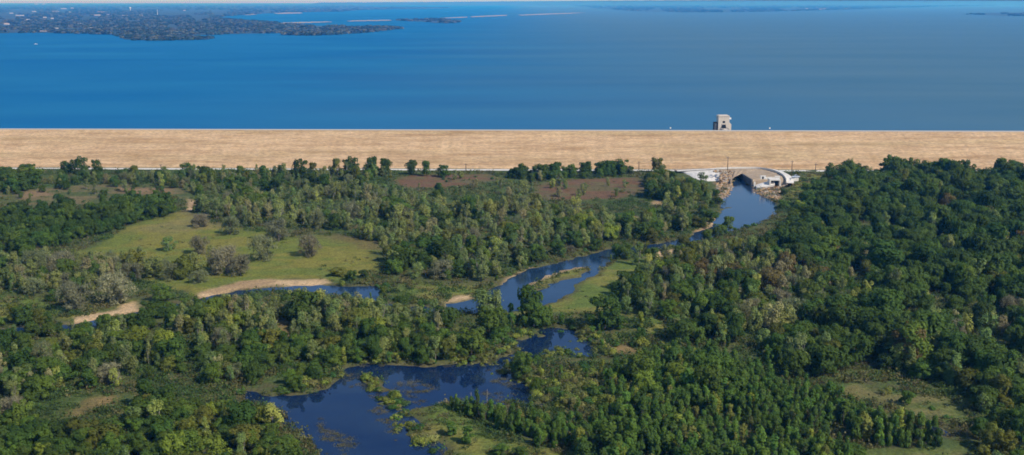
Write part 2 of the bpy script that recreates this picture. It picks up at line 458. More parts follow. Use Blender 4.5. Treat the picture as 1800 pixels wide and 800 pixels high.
strip('worn_verge', [(top_y0, DAM_H - .05), (top_y0 + 1.6, DAM_H)], M_shoulder, dam)
strip('crest_road', [(top_y0 + 1.6, DAM_H), (top_y0 + 4, DAM_H + .12), (top_y0 + 8.5, DAM_H)], M_gravel, dam)
strip('riprap_face', [(top_y0 + 8.5, DAM_H), (top_y0 + 10, DAM_H - .4), (top_y0 + 40, DAM_H - 12)], M_rip, dam)
# service road along the toe
svc = [(-9.5, .10), (-8.8, .22), (-3.2, .22), (-2.5, .10)]
o = strip('service_road', svc, plain('white_caliche', (.74, .69, .60), (.60, .54, .44), .4), None)
o['kind'] = 'structure'; o['label'] = 'pale gravel service road running along the toe of the dam'

# ------------------------------------------------------------------ lake
def lake_pt(s, d): return dam_pt(s, d, LAKE_Z)
sl = np.concatenate([[-60000, -20000, -5000, -1400, 0, 1000, 2300, 6000, 20000, 60000]])
dl = np.array([top_y0 + 14, 400, 1500, 4000, 12000, 40000, 80000])
V = np.array([lake_pt(s, d) for d in dl for s in sl])
ix = np.arange(len(V)).reshape(len(dl), len(sl))
q = np.stack([ix[:-1, :-1], ix[:-1, 1:], ix[1:, 1:], ix[1:, :-1]], -1).reshape(-1, 4)
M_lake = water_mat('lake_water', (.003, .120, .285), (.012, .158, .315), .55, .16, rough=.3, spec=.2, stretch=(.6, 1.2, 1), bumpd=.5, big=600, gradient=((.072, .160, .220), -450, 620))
def sheen(m, fac):
    t = m.node_tree; b_ = t.nodes['Principled BSDF']; o_ = t.nodes['Material Output']
    col_l = b_.inputs['Base Color'].links[0].from_socket; nor = b_.inputs['Normal'].links[0].from_socket
    d = t.nodes.new('ShaderNodeBsdfDiffuse'); g = t.nodes.new('ShaderNodeBsdfGlossy'); mx = t.nodes.new('ShaderNodeMixShader')
    t.links.new(col_l, d.inputs['Color']); t.links.new(nor, d.inputs['Normal']); t.links.new(nor, g.inputs['Normal'])
    g.inputs['Roughness'].default_value = .3; mx.inputs[0].default_value = fac
    t.links.new(d.outputs[0], mx.inputs[1]); t.links.new(g.outputs[0], mx.inputs[2]); t.links.new(mx.outputs[0], o_.inputs['Surface'])
t_ = M_lake.node_tree; pb = t_.nodes['Principled BSDF']; src_ = pb.inputs['Base Color'].links[0].from_socket
tc_ = t_.nodes.new('ShaderNodeTexCoord'); mp1 = t_.nodes.new('ShaderNodeMapping'); mp1.inputs['Scale'].default_value = (.0011, .006, 1); mp1.inputs['Rotation'].default_value = (0, 0, .10)
nz1 = t_.nodes.new('ShaderNodeTexNoise'); nz1.inputs['Scale'].default_value = 1; nz1.inputs['Detail'].default_value = 6; nz1.inputs['Roughness'].default_value = .62; nz1.inputs['Distortion'].default_value = .6
rp1 = t_.nodes.new('ShaderNodeValToRGB'); e_ = rp1.color_ramp.elements; e_[0].position = .32; e_[0].color = (.88, .94, .97, 1); e_[1].position = .70; e_[1].color = (1.2, 1.08, 1.04, 1)
mx1 = t_.nodes.new('ShaderNodeMix'); mx1.data_type = 'RGBA'; mx1.blend_type = 'MULTIPLY'; mx1.inputs[0].default_value = 1
t_.links.new(tc_.outputs['Object'], mp1.inputs[0]); t_.links.new(mp1.outputs[0], nz1.inputs['Vector']); t_.links.new(nz1.outputs['Fac'], rp1.inputs[0])
t_.links.new(src_, mx1.inputs[6]); t_.links.new(rp1.outputs[0], mx1.inputs[7]); t_.links.new(mx1.outputs[2], pb.inputs['Base Color'])
sheen(M_lake, .05)
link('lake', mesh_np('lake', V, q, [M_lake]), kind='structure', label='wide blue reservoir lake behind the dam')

# ------------------------------------------------------------------ far shore
LZ = LAKE_Z
landA = [(-300, 59), (0, 58.5), (60, 57.5), (120, 58.5), (200, 60.5), (213, 64), (217, 69.5), (260, 71), (310, 70.5), (366, 68.5), (370, 66.5), (350, 64.8), (326, 63.6), (336, 61.6), (400, 60), (470, 58.5), (490, 57.5),
         (500, 61), (540, 62), (585, 61), (640, 57.5), (680, 53), (708, 50), (690, 47.6), (650, 47), (600, 46.5), (560, 45.6), (520, 43.5), (480, 39.5), (440, 36), (400, 33.5), (376, 31), (420, 27), (470, 23.5), (540, 21.5), (600, 20.5),
         (640, 17), (700, 16.3), (780, 15), (800, 13.6), (740, 12), (660, 11.5), (610, 9), (600, 5.6), (-300, 5.6)]
landC = [(930, 6), (1000, 9), (1060, 16), (1100, 19), (1150, 20.5), (1210, 22), (1300, 21.5), (1400, 19.5), (1480, 17.5), (1560, 14.5), (1650, 12), (1800, 9), (2100, 8.5), (2100, 5.6), (930, 5.6)]
isle = [(1688, 25), (1725, 23.6), (1745, 22.5), (1900, 22.5), (1900, 29), (1760, 28), (1725, 26.6)]
spitB = [(685, 35.5), (720, 34), (780, 33.5), (800, 36), (812, 38.5), (790, 41), (765, 40.3), (740, 38)]
M_far = plain('far_land', (.062, .095, .095), (.035, .065, .075), .004, bump=0)  # distance haze mixed into this colour as blue, on top of the volume
M_farsand = plain('far_sand', (.46, .38, .30), (.26, .23, .17), .02, bump=0)
def densify(p, k):
    out = []
    for i in range(len(p)):
        a, b = np.array(p[i]), np.array(p[(i + 1) % len(p)])
        m = max(1, int(np.hypot(*(b - a)) / k))
        out += [tuple(a + (b - a) * t / m) for t in range(m)]
    return out
def far_land(name, px, mat, label, z0, hgt=.6, jit=.25):
    """low land seen across the lake, laid out in thin strips parallel to the shore"""
    rr = np.random.default_rng(len(px) + int(px[0][0]) % 97)
    y0, y1 = max(5.4, min(p[1] for p in px)), max(p[1] for p in px)
    V_, F_ = [], []; y = y0; wob = rr.normal(0, 1, 4000); kk = 0
    while y < y1:
        dy = min(max(.12, (y - 2.5) * .012), y1 - y + 1e-6); ym = y + dy / 2
        xs_ = []
        for i in range(len(px)):
            (ax, ay), (bx, by) = px[i], px[(i + 1) % len(px)]
            if (ay > ym) != (by > ym): xs_.append(ax + (bx - ax) * (ym - ay) / (by - ay))
        xs_.sort()
        for xa, xb in zip(xs_[::2], xs_[1::2]):
            kk += 2; xa += wob[kk % 4000] * jit * 6; xb += wob[(kk + 1) % 4000] * jit * 6
            if xb - xa < .4: continue
            k_ = len(V_)
            V_ += [(*G(xa, y, z0), z0 + hgt), (*G(xb, y, z0), z0 + hgt), (*G(xb, y + dy, z0), z0 + hgt), (*G(xa, y + dy, z0), z0 + hgt)]; F_.append((k_, k_ + 1, k_ + 2, k_ + 3))
        y += dy
    return link(name, mesh_np(name, V_, np.array(F_), [mat]), kind='structure', label=label)
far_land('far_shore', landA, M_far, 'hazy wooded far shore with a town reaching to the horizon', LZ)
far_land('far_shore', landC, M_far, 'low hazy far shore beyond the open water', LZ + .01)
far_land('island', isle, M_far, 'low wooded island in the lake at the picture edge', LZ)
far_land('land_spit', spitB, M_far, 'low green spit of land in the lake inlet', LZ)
sandstrips = [[(478, 40.5), (530, 39), (580, 38), (581, 39.3), (530, 41), (480, 42)], [(613, 36.7), (650, 35.6), (686, 35.2), (686, 36.6), (650, 37.3), (613, 38)], [(775, 31.6), (820, 29.6), (820, 31), (776, 32.8)],
              [(829, 29), (890, 26.3), (890, 27.9), (830, 30.6)], [(912, 26.2), (960, 24.2), (1015, 22.6), (1030, 22.4), (1000, 24.2), (960, 25.8), (914, 27.6)], [(60, 54.3), (95, 54.0), (96, 55.5), (62, 56)],
              [(430, 26), (450, 24.8), (450, 25.8), (432, 27)], [(480, 23.6), (505, 22), (535, 22.4), (530, 23.8), (490, 24.6)], [(520, 60.6), (560, 60.8), (600, 59), (560, 61.8), (530, 62)], [(670, 8.4), (940, 3.9 + 1.6), (942, 6.2), (676, 9.4)]]
for p, lb in zip(sandstrips, ('pale sand bar across the inlet mouth', 'pale sand bar beside the green spit', 'short pale sand strip past the spit', 'pale sand strip in mid lake, west of the gap', 'long pale sand strip east of the gap',
                              'sandy beach on the near wooded shore', 'small pale beach at the head of the inlet', 'pale quarry bank above the inlet', 'sand edge of the wooded point', 'very distant pale shore streak')):
    far_land('sand_strip', p, M_farsand, lb, LZ + .02, .9, .3)

# ------------------------------------------------------------------ foliage meshes
def leaf_quads(cen, nrm, size, r, aspect=1.0):
    n = len(cen)
    nrm = nrm + r.normal(0, .42, (n, 3)); nrm /= np.linalg.norm(nrm, axis=1)[:, None] + 1e-9
    a = r.normal(0, 1, (n, 3)); u = np.cross(nrm, a); u /= np.linalg.norm(u, axis=1)[:, None] + 1e-9
    w = np.cross(nrm, u)
    s = size * r.uniform(.6, 1.35, (n, 1)) / 2
    u, w = u * s, w * s * aspect
    V = np.stack([cen - u - w * .6, cen + u * .5 - w, cen + u + w * .6, cen - u * .5 + w], 1).reshape(-1, 3)
    return V, np.arange(4 * n).reshape(-1, 4)

def soften(me, nq, N4):
    """leaf cards take the soft outward normal of their bough"""
    nv = len(me.vertices); base = np.zeros((nv, 3), np.float32); me.vertices.foreach_get('normal', base.reshape(-1)); base = base.copy()
    arr = np.zeros(nv * 3, np.float32); me.vertices.foreach_get('normal', arr); arr = arr.reshape(-1, 3)
    k = len(N4); arr[:k] = arr[:k] * .35 + N4
    arr /= np.linalg.norm(arr, axis=1)[:, None] + 1e-9
    me.polygons.foreach_set('use_smooth', np.ones(len(me.polygons), bool))
    me.normals_split_custom_set_from_vertices([tuple(v_) for v_ in arr])

def crown_cloud(kind, r):
    """leaf centres + outward normals of one crown, unit scale = metres"""
    P_, N_ = [], []
    def lobe(c, rad, n, zs=.85, up=.35):
        d = r.normal(0, 1, (n, 3)); d /= np.linalg.norm(d, axis=1)[:, None]
        d[:, 2] = np.where((d[:, 2] < -.35) & (r.random(n) < .7), -d[:, 2], d[:, 2])
        rr = rad * (r.uniform(.55, 1.0, n) ** .5) * (1 + .18 * np.sin(5 * d[:, 0] + 7 * d[:, 1] + c[0] * 9))
        p = c + d * rr[:, None] * np.array([1, 1, zs])
        P_.append(p); N_.append(d + np.array([0, 0, up]))
    if kind == 'oak':
        h, w = r.uniform(7.5, 12.0), r.uniform(3.9, 5.6)
        cz = h * r.uniform(.46, .56); off = r.normal(0, .5, 2)
        lobe(np.array([off[0], off[1], cz]), w * .66, 760, (h * .42) / (w * .66) * .95)
        for k in range(r.integers(13, 22)):
            a = r.uniform(0, 6.28); q = r.uniform(.3, .95) * w
            z = r.uniform(.20, .94) * h
            q *= math.sqrt(max(.1, 1 - ((z - cz) / (h * .55)) ** 2))
            lr_ = r.uniform(.8, 2.1)
            lobe(np.array([q * math.cos(a) + off[0] * .6, q * math.sin(a), z - .5]), lr_, int(58 * lr_ ** 1.4) + 40)
        size = .50
    elif kind == 'sparse':
        h, w = r.uniform(8.5, 12.5), r.uniform(2.7, 4.1)
        for k in range(r.integers(20, 28)):
            z = r.uniform(.12, .95) * h; t = z / h
            q = w * (.95 - abs(t - .5) * 1.05) * r.uniform(.1, 1.0); a = r.uniform(0, 6.28)
            lobe(np.array([q * math.cos(a), q * math.sin(a), z - .5]), r.uniform(.6, 1.35), 72, 1.45)
        size = .42
    elif kind == 'bare':
        h, w = r.uniform(7.5, 9.5), r.uniform(4.2, 5.2)
        for k in range(30):
            a = r.uniform(0, 6.28); q = r.uniform(.1, .85) * w; z = r.uniform(.05, .84) * h
            q *= math.sqrt(max(.12, 1 - ((z - h * .34) / (h * .62)) ** 2))
            lobe(np.array([q * math.cos(a), q * math.sin(a), z]), r.uniform(.9, 1.6), 64, 1.0)
        size = .38
    elif kind == 'young':
        h, w = r.uniform(5.2, 7.6), r.uniform(1.3, 2.0)
        for k in range(14):
            t = r.uniform(.06, .88) if k else .88; z = h * t
            q = w * .62 * math.sqrt(max(.04, 1 - ((t - .36) / .60) ** 2)) * r.uniform(.2, 1); a = r.uniform(0, 6.28)
            lobe(np.array([q * math.cos(a), q * math.sin(a), z]), w * r.uniform(.28, .46), 78, 1.6)
        size = .34
    else:
        h, w = r.uniform(2.0, 3.6), r.uniform(1.7, 2.9)
        for k in range(r.integers(8, 13)):
            a = r.uniform(0, 6.28); q = r.uniform(0, .85) * w
            lobe(np.array([q * math.cos(a), q * math.sin(a), r.uniform(.15, .68) * h]), r.uniform(.55, 1.25), 80)
        size = .34
    return np.concatenate(P_), np.concatenate(N_), size, h, w

def tubes_np(segs, n=5):
    """segs: list of (a, b, r0, r1)"""
    mb = MB()
    for a, b, r0, r1 in segs: mb.tube(a, b, r0, r1, n, cap=False)
    return np.array(mb.v), np.array(mb.f)

def trunk_segs(kind, h, w, r, cloud):
    segs = []
    base = {'oak': .30, 'sparse': .20, 'bare': .22, 'young': .09, 'shrub': .06}[kind]
    stems = {'oak': 1, 'sparse': r.integers(1, 3), 'bare': r.integers(2, 4), 'young': 2, 'shrub': 3}[kind]
    for k in range(stems):
        lean = np.array([r.normal(0, .06), r.normal(0, .06), 0]) * (1 if stems == 1 else 2.2)
        p = np.array([0, 0, -.5]) + lean * 1.5
        top = np.array([lean[0] * h, lean[1] * h, h * (.78 if kind != 'oak' else .62)])
        prev, pr = p, base
        for j in range(1, 4):
            q = p + (top - p) * j / 3 + np.array([r.normal(0, .12), r.normal(0, .12), 0])
            nr = base * (1 - j / 3.6)
            segs.append((prev, q, pr, nr)); prev, pr = q, nr
            if j < 3 or kind == 'bare':
                for b in range(3 if kind != 'bare' else 4):
                    e = cloud[r.integers(len(cloud))]
                    if e[2] > q[2] - .3: segs.append((q, q + (e - q) * .85, nr * .6, .03))
    return segs

M_bark = plain('bark', (.20, .165, .13), (.10, .08, .06), 2.0)
M_palebark = plain('pale_bark', (.42, .37, .31), (.24, .2, .16), 2.0)

TINTS = {
    'oak': [('deep-green', (0.0754, 0.1356, 0.0227)), ('dark-green', (0.0948, 0.1585, 0.0257)), ('mid-green', (0.1244, 0.1952, 0.0288)), ('blue-green', (0.0834, 0.1493, 0.0268)),
            ('olive-green', (0.1705, 0.1891, 0.0328)), ('light-green', (0.2247, 0.2859, 0.0375)), ('rusty-brown', (0.1636, 0.1275, 0.0417))],
    'sparse': [('grey-green', (0.2397, 0.2850, 0.0986)), ('olive', (0.2756, 0.3143, 0.0919)), ('dull-green', (0.1983, 0.2823, 0.0833)), ('yellowish-green', (0.3616, 0.4069, 0.0934)), ('greyish', (0.3562, 0.3393, 0.1479))],
    'bare': [('taupe', (0.3232, 0.3046, 0.1710)), ('grey-brown', (0.2712, 0.2720, 0.1485)), ('grey-olive', (0.2586, 0.2847, 0.1286))],
    'young': [('fresh-green', (0.1278, 0.2255, 0.0360)), ('mid-green', (0.1060, 0.1903, 0.0331)), ('dark-green', (0.0843, 0.1548, 0.0319)), ('yellow-green', (0.2722, 0.3149, 0.0469)), ('olive', (0.2192, 0.2377, 0.0514))],
    'shrub': [('dark-green', (0.0805, 0.1717, 0.0372)), ('mid-green', (0.1174, 0.2218, 0.0429)), ('yellow-green', (0.2897, 0.3509, 0.0625)), ('olive', (0.2272, 0.2523, 0.0681)), ('pale-olive', (0.3431, 0.3435, 0.1071))],
}
NAMES = {'oak': 'broadleaf_tree', 'sparse': 'sparse_tree', 'bare': 'twiggy_tree', 'young': 'young_tree', 'shrub': 'shrub'}
MASSES = {'oak': 'woodland', 'sparse': 'sparse_woodland', 'bare': 'twiggy_woodland', 'young': 'young_woodland', 'shrub': 'shrubbery'}
SHAPES = {}
for kind, nv in (('oak', 9), ('sparse', 8), ('bare', 4), ('young', 8), ('shrub', 6)):
    SHAPES[kind] = []
    for k in range(nv):
        r = np.random.default_rng(100 * len(kind) + k + 17)
        c, n, size, h, w = crown_cloud(kind, r)
        LV, LF = leaf_quads(c, n, size, r, 1.0)
        if kind == 'bare':                              # twigs: thin upright slivers between the last few leaves
            m = len(c); tw = r.normal(0, .35, (m, 3)) + n * .5; tw[:, 2] += .22
            side = np.cross(tw, r.normal(0, 1, (m, 3))); side /= np.linalg.norm(side, axis=1)[:, None]; side *= .055
            c2 = c + r.normal(0, .3, c.shape)
            TV = np.stack([c2 - tw * .6 - side, c2 - tw * .6 + side, c2 + tw * .6 + side * .4, c2 + tw * .6 - side * .4], 1).reshape(-1, 3)
            keep = np.repeat(r.random(m) < .72, 4)
            LV = LV[keep]; LF = np.arange(len(LV)).reshape(-1, 4)
            LF = np.concatenate([LF, np.arange(4 * m).reshape(-1, 4) + len(LV)]); LV = np.concatenate([LV, TV])
        TVt, TFt = tubes_np(trunk_segs(kind, h, w, r, c), 5)
        body = c - np.array([0, 0, h * .4]); body /= np.linalg.norm(body, axis=1)[:, None] + 1e-9
        nn_ = n / (np.linalg.norm(n, axis=1)[:, None] + 1e-9) * .65 + body * .45
        N4 = np.repeat(nn_, 4, axis=0) if kind != 'bare' else None
        SHAPES[kind].append((LV, LF, TVt, TFt, h, w, N4))
LEAFM = {k: [leaf_mat(f'{k}_leaves_{t.replace(" ", "_")}', c, .18 if k in ('sparse', 'bare') else .26) for t, c in v] for k, v in TINTS.items()}
CROWN, TRUNK, WHOLE = {}, {}, {}
for kind, sh in SHAPES.items():
    bark = M_palebark if kind == 'sparse' else M_bark
    for i, (LV, LF, TV, TF, h, w, N4) in enumerate(sh):
        TRUNK[kind, i] = mesh_np('trunk', TV, TF, [bark], smooth=True)
        for t, lm in enumerate(LEAFM[kind]):
            CROWN[kind, i, t] = mesh_np('crown', LV, LF, [lm])
            WHOLE[kind, i, t] = mesh_np('tree', np.concatenate([LV, TV]), np.concatenate([LF, TF + len(LV)]), [lm, bark], np.r_[np.zeros(len(LF), int), np.ones(len(TF), int)])
            if N4 is not None:
                soften(CROWN[kind, i, t], len(LF), N4); soften(WHOLE[kind, i, t], len(LF), N4)

# ------------------------------------------------------------------ planting plan
# zone: (name used in labels, polygon of tree feet in photo pixels, spacing, {kind: (weight, {tint: weight})}, height range)
OAK_DARK = {0: 5, 1: 5, 2: 2, 3: 4, 4: .5, 6: .12}
OAK_MIX = {0: 2, 1: 4, 2: 4, 3: 1, 4: 2, 5: .5, 6: .2}
OAK_NEAR = {0: 3, 1: 5, 2: 5, 4: 2, 5: .45, 6: .05}
SPM = {0: 4, 1: 4, 2: 3, 3: .9, 4: 1.6}
SPG = {0: 3, 1: 3, 2: 5, 3: .8, 4: .8}
BA = {0: 1, 1: 1, 2: 1.5}
YG = {0: 5, 1: 5, 2: 3, 3: .35, 4: .5}
SH = {0: 4, 1: 5, 2: 1, 3: 2, 4: .4}
SHM = {0: 1, 1: 3, 2: 4, 3: 4, 4: 1.5}
zones = [
 ('the dark right-hand wood', [(1385, 372), (1400, 350), (1440, 326), (1480, 314), (1560, 309), (1650, 311), (1720, 312), (1800, 315), (2190, 318), (2190, 560), (1800, 555), (1700, 545), (1600, 520), (1500, 500), (1400, 480), (1370, 450), (1335, 438), (1366, 424), (1392, 398)], 6.6, {'oak': (10, OAK_DARK), 'sparse': (.5, SPG)}, (.75, 1.2)),
 ('the tall right edge wood', [(1500, 500), (1600, 520), (1700, 545), (1800, 555), (2190, 560), (2190, 700), (1800, 702), (1740, 690), (1700, 690), (1640, 672), (1560, 660), (1490, 645), (1420, 610), (1400, 560)], 6.0, {'oak': (8, OAK_DARK), 'sparse': (3, SPG), 'bare': (.5, BA)}, (.8, 1.15)),
 ('the mixed wood under the outlet pool', [(1190, 470), (1250, 452), (1310, 438), (1335, 438), (1370, 450), (1400, 480), (1500, 500), (1400, 560), (1420, 610), (1380, 606), (1300, 612), (1240, 570), (1200, 530), (1180, 500)], 5.8, {'oak': (5, {0: 3, 1: 3, 2: 2, 3: 2, 4: 3, 6: 1.0}), 'sparse': (6, {0: 4, 1: 4, 2: 4, 3: 1, 4: 3}), 'bare': (1, BA)}, (.75, 1.1)),
 ('the mixed wood behind the saplings', [(1200, 530), (1240, 570), (1300, 612), (1380, 606), (1490, 645), (1470, 665), (1400, 668), (1300, 632), (1200, 604), (1150, 616), (1180, 570)], 5.6, {'young': (4, YG), 'oak': (4, OAK_MIX), 'sparse': (3, SPG)}, (.7, 1.0)),
 ('the sapling stand', [(1060, 672), (1120, 640), (1200, 625), (1300, 650), (1400, 690), (1470, 708), (1520, 728), (1590, 748), (1640, 778), (1690, 790), (1660, 800), (1500, 800), (1500, 850), (1000, 850), (1010, 790), (1040, 750), (1090, 730)], 2.55, {'young': (12, YG), 'oak': (.12, {2: 3, 5: 1}), 'shrub': (1.5, SH)}, (.85, 1.2)),
 ('the bottom right wood edge', [(1700, 690), (1740, 690), (1800, 702), (2190, 702), (2190, 850), (1720, 850), (1720, 810), (1690, 770), (1690, 748), (1725, 725)], 5.4, {'oak': (6, OAK_MIX), 'young': (3, YG), 'sparse': (1, SPG), 'shrub': (1, SH)}, (.55, .85)),
 ('the thicket beside the pond', [(900, 668), (925, 656), (965, 644), (1000, 650), (1062, 652), (1095, 654), (1075, 690), (1090, 720), (1040, 740), (1010, 780), (985, 745), (962, 712), (980, 692), (940, 680)], 3.7, {'young': (1.5, {0: 3, 1: 3, 3: 2, 4: 2}), 'shrub': (7, SHM)}, (.7, 1.15)),
 ('the scrub above the pond', [(800, 600), (850, 575), (900, 560), (960, 560), (1060, 556), (1110, 566), (1150, 590), (1130, 615), (1065, 590), (985, 572), (905, 578), (860, 606), (820, 634), (800, 636)], 4.4, {'young': (2, {0: 3, 1: 3, 2: 3, 3: 1}), 'shrub': (6, {0: 3, 1: 5, 2: 2, 3: 2, 4: 1}), 'oak': (.5, OAK_NEAR)}, (.7, 1.15)),
 ('the bushes beyond the sandbar', [(1085, 505), (1130, 480), (1170, 470), (1200, 500), (1210, 545), (1200, 570), (1160, 556), (1110, 560), (1085, 540)], 5.5, {'oak': (3, OAK_MIX), 'shrub': (3, SH), 'sparse': (2, SPG), 'bare': (.6, BA)}, (.6, .95)),
 ('the grassy point hedge', [(790, 716), (820, 720), (860, 726), (900, 735), (940, 742), (985, 762), (1000, 784), (985, 792), (950, 786), (915, 772), (880, 756), (845, 740), (805, 728)], 2.2, {'young': (10, YG)}, (.6, .9)),
 ('the grassy point end', [(862, 800), (880, 790), (920, 798), (940, 812), (930, 850), (862, 850)], 3.0, {'young': (4, YG), 'shrub': (4, SH)}, (.45, .65)),
 ('the scrub in the pond', [(624, 654), (642, 652), (672, 668), (692, 682), (714, 706), (716, 724), (760, 765), (778, 795), (740, 830), (712, 790), (700, 760), (682, 748), (690, 730), (676, 705), (640, 678)], 2.9, {'shrub': (10, SHM)}, (.45, .95)),
 ('the tall grove above the pond', [(300, 570), (345, 556), (400, 546), (440, 544), (480, 548), (560, 552), (640, 560), (720, 564), (785, 566), (795, 585), (760, 596), (640, 596), (520, 606), (440, 604), (360, 596), (300, 588)], 4.8, {'sparse': (9, {0: 3, 1: 5, 2: 4, 3: 1.2, 4: 2}), 'oak': (2.0, OAK_MIX), 'bare': (.5, BA)}, (.7, .98)),
 ('the green bank above the pond', [(440, 600), (520, 602), (640, 590), (760, 592), (800, 600), (850, 604), (850, 622), (805, 646), (740, 648), (640, 640), (615, 650), (595, 670), (540, 694), (480, 696), (432, 688), (420, 640)], 3.7, {'oak': (5, OAK_NEAR), 'young': (2, YG), 'shrub': (4, {0: 2, 1: 4, 2: 2, 3: 1}), 'sparse': (.8, SPG)}, (.5, .8)),
 ('the mid wood on the left', [(-340, 612), (60, 600), (180, 590), (260, 574), (300, 588), (360, 596), (440, 604), (420, 640), (432, 672), (380, 676), (260, 668), (200, 684), (180, 684), (140, 696), (110, 712), (-340, 728)], 4.8, {'oak': (5, OAK_NEAR), 'sparse': (7, SPG), 'bare': (.8, BA), 'shrub': (1, SH)}, (.6, .9)),
 ('the near wood bottom left', [(-340, 735), (80, 750), (115, 778), (150, 778), (205, 764), (265, 708), (380, 712), (425, 730), (450, 748), (478, 768), (510, 800), (528, 850), (-340, 850)], 4.5, {'oak': (10, OAK_NEAR), 'young': (1, {3: 1, 0: 1}), 'sparse': (.5, {3: 1, 2: 1})}, (.5, .8)),
 ('the dark wood beside the meadow', [(-340, 386), (0, 382), (100, 380), (200, 372), (240, 368), (300, 373), (292, 384), (222, 400), (160, 419), (100, 436), (55, 449), (0, 456), (-340, 456)], 6.2, {'oak': (10, {0: 4, 1: 5, 2: 3, 3: 2})}, (.65, .9)),
 ('the olive grove below the meadow', [(-340, 470), (55, 464), (120, 460), (180, 458), (226, 470), (244, 490), (222, 516), (150, 514), (100, 517), (20, 522), (-340, 526)], 5.6, {'sparse': (9, {0: 5, 1: 4, 2: 2, 4: 3}), 'bare': (2, {2: 2, 1: 1}), 'oak': (1.2, OAK_MIX)}, (.75, 1.0)),
 ('the riverbank trees far left', [(-340, 575), (0, 566), (50, 560), (110, 566), (60, 572), (0, 576), (-340, 584)], 5.2, {'oak': (6, OAK_MIX), 'shrub': (2, SH)}, (.5, .8)),
 ('the dam toe trees', [(190, 316), (330, 310), (480, 306), (560, 305), (690, 304), (690, 316), (640, 325), (560, 332), (480, 338), (350, 342), (300, 330), (200, 330)], 7.5, {'oak': (4, {0: 2, 1: 4, 2: 2, 3: 2, 4: 2}), 'sparse': (7, SPM), 'bare': (.8, BA)}, (.6, .85)),
 ('the olive wood beyond the meadow', [(345, 378), (352, 352), (480, 344), (640, 338), (700, 346), (760, 362), (860, 362), (905, 340), (935, 336), (955, 372), (1060, 384), (1075, 404), (1060, 410), (960, 416), (860, 430), (690, 440), (655, 424), (600, 408), (530, 402), (480, 400), (420, 398), (380, 390)], 7.2, {'sparse': (12, SPM), 'bare': (1.2, {2: 3, 1: 2}), 'oak': (1.3, {0: 1, 1: 2, 2: 2, 4: 2})}, (.75, 1.05)),
 ('the green river bend wood', [(690, 440), (860, 430), (960, 410), (1060, 400), (1130, 398), (1200, 400), (1214, 406), (1150, 418), (1060, 432), (965, 456), (890, 482), (862, 494), (780, 492), (690, 488), (662, 474), (668, 450)], 6.4, {'sparse': (7, SPG), 'oak': (4, OAK_MIX), 'bare': (.5, BA)}, (.7, 1.0)),
 ('the trees left of the outlet', [(1125, 322), (1160, 310), (1192, 324), (1225, 336), (1250, 346), (1264, 354), (1250, 380), (1225, 400), (1170, 404), (1135, 400), (1170, 378), (1140, 350)], 6.2, {'oak': (4, {0: 3, 1: 3, 3: 3, 4: 3}), 'sparse': (3, SPM), 'shrub': (1, SH)}, (.6, .95)),
 ('the dark dam toe hedge', [(885, 313), (900, 306), (980, 300), (1000, 302), (1040, 298), (1118, 299), (1120, 306), (1060, 312), (990, 316), (930, 322)], 6, {'oak': (8, OAK_DARK), 'sparse': (1, SPM)}, (.5, .8)),
 ('the rusty field by the outlet', [(950, 330), (1000, 322), (1110, 318), (1130, 336), (1085, 350), (960, 352)], 13, {'sparse': (5, SPM), 'shrub': (6, {0: 3, 3: 3})}, (.5, .85)),
 ('the rusty field at the dam toe', [(705, 322), (740, 312), (860, 312), (900, 322), (860, 345), (760, 350)], 13, {'sparse': (6, SPM), 'shrub': (4, {0: 3, 3: 3})}, (.5, .8)),
 ('the far left field', [(-60, 330), (60, 332), (170, 326), (300, 332), (330, 348), (240, 356), (140, 360), (-60, 362)], 10.5, {'oak': (4, OAK_DARK), 'sparse': (3, SPM), 'shrub': (6, {0: 4, 3: 2})}, (.4, .7)),
 ('the marsh above the pond', [(805, 640), (850, 616), (905, 588), (985, 578), (1060, 590), (1058, 622), (985, 612), (915, 634), (890, 650), (935, 676), (972, 690), (940, 716), (905, 712), (880, 660)], 3.6, {'shrub': (10, SHM)}, (.35, .75)),
 ('the far left near bank', [(-340, 604), (0, 592), (120, 581), (200, 571), (280, 556), (335, 542), (342, 553), (280, 566), (200, 582), (120, 592), (0, 603), (-340, 614)], 4.2, {'oak': (7, {0: 2, 1: 4, 2: 3, 4: 1}), 'sparse': (2, SPG)}, (.42, .6)),
 ('the clearing field bottom right', [(1480, 674), (1560, 690), (1620, 696), (1700, 712), (1690, 745), (1640, 742), (1580, 716), (1520, 702)], 8.5, {'shrub': (8, {0: 3, 1: 3, 2: 1, 3: 2})}, (.4, .8)),
 ('the trees on the far left', [(-340, 305), (0, 304), (60, 310), (72, 330), (50, 338), (0, 340), (-340, 340)], 5.6, {'oak': (8, OAK_DARK)}, (.75, 1.05)),
 ('the small hedge far left', [(96, 338), (140, 338), (146, 346), (100, 348)], 4.5, {'oak': (8, {0: 1, 1: 1})}, (.5, .65)),
 ('the thin trees far left', [(76, 318), (190, 316), (200, 330), (150, 326), (80, 326)], 8.0, {'sparse': (5, SPM), 'oak': (3, OAK_DARK)}, (.6, .9)),
 ('the far left back trees', [(-340, 386), (0, 374), (40, 371), (76, 372), (140, 362), (210, 362), (230, 370), (100, 379), (0, 382)], 7, {'oak': (6, OAK_DARK), 'sparse': (1, SPM)}, (.6, .8)),
]
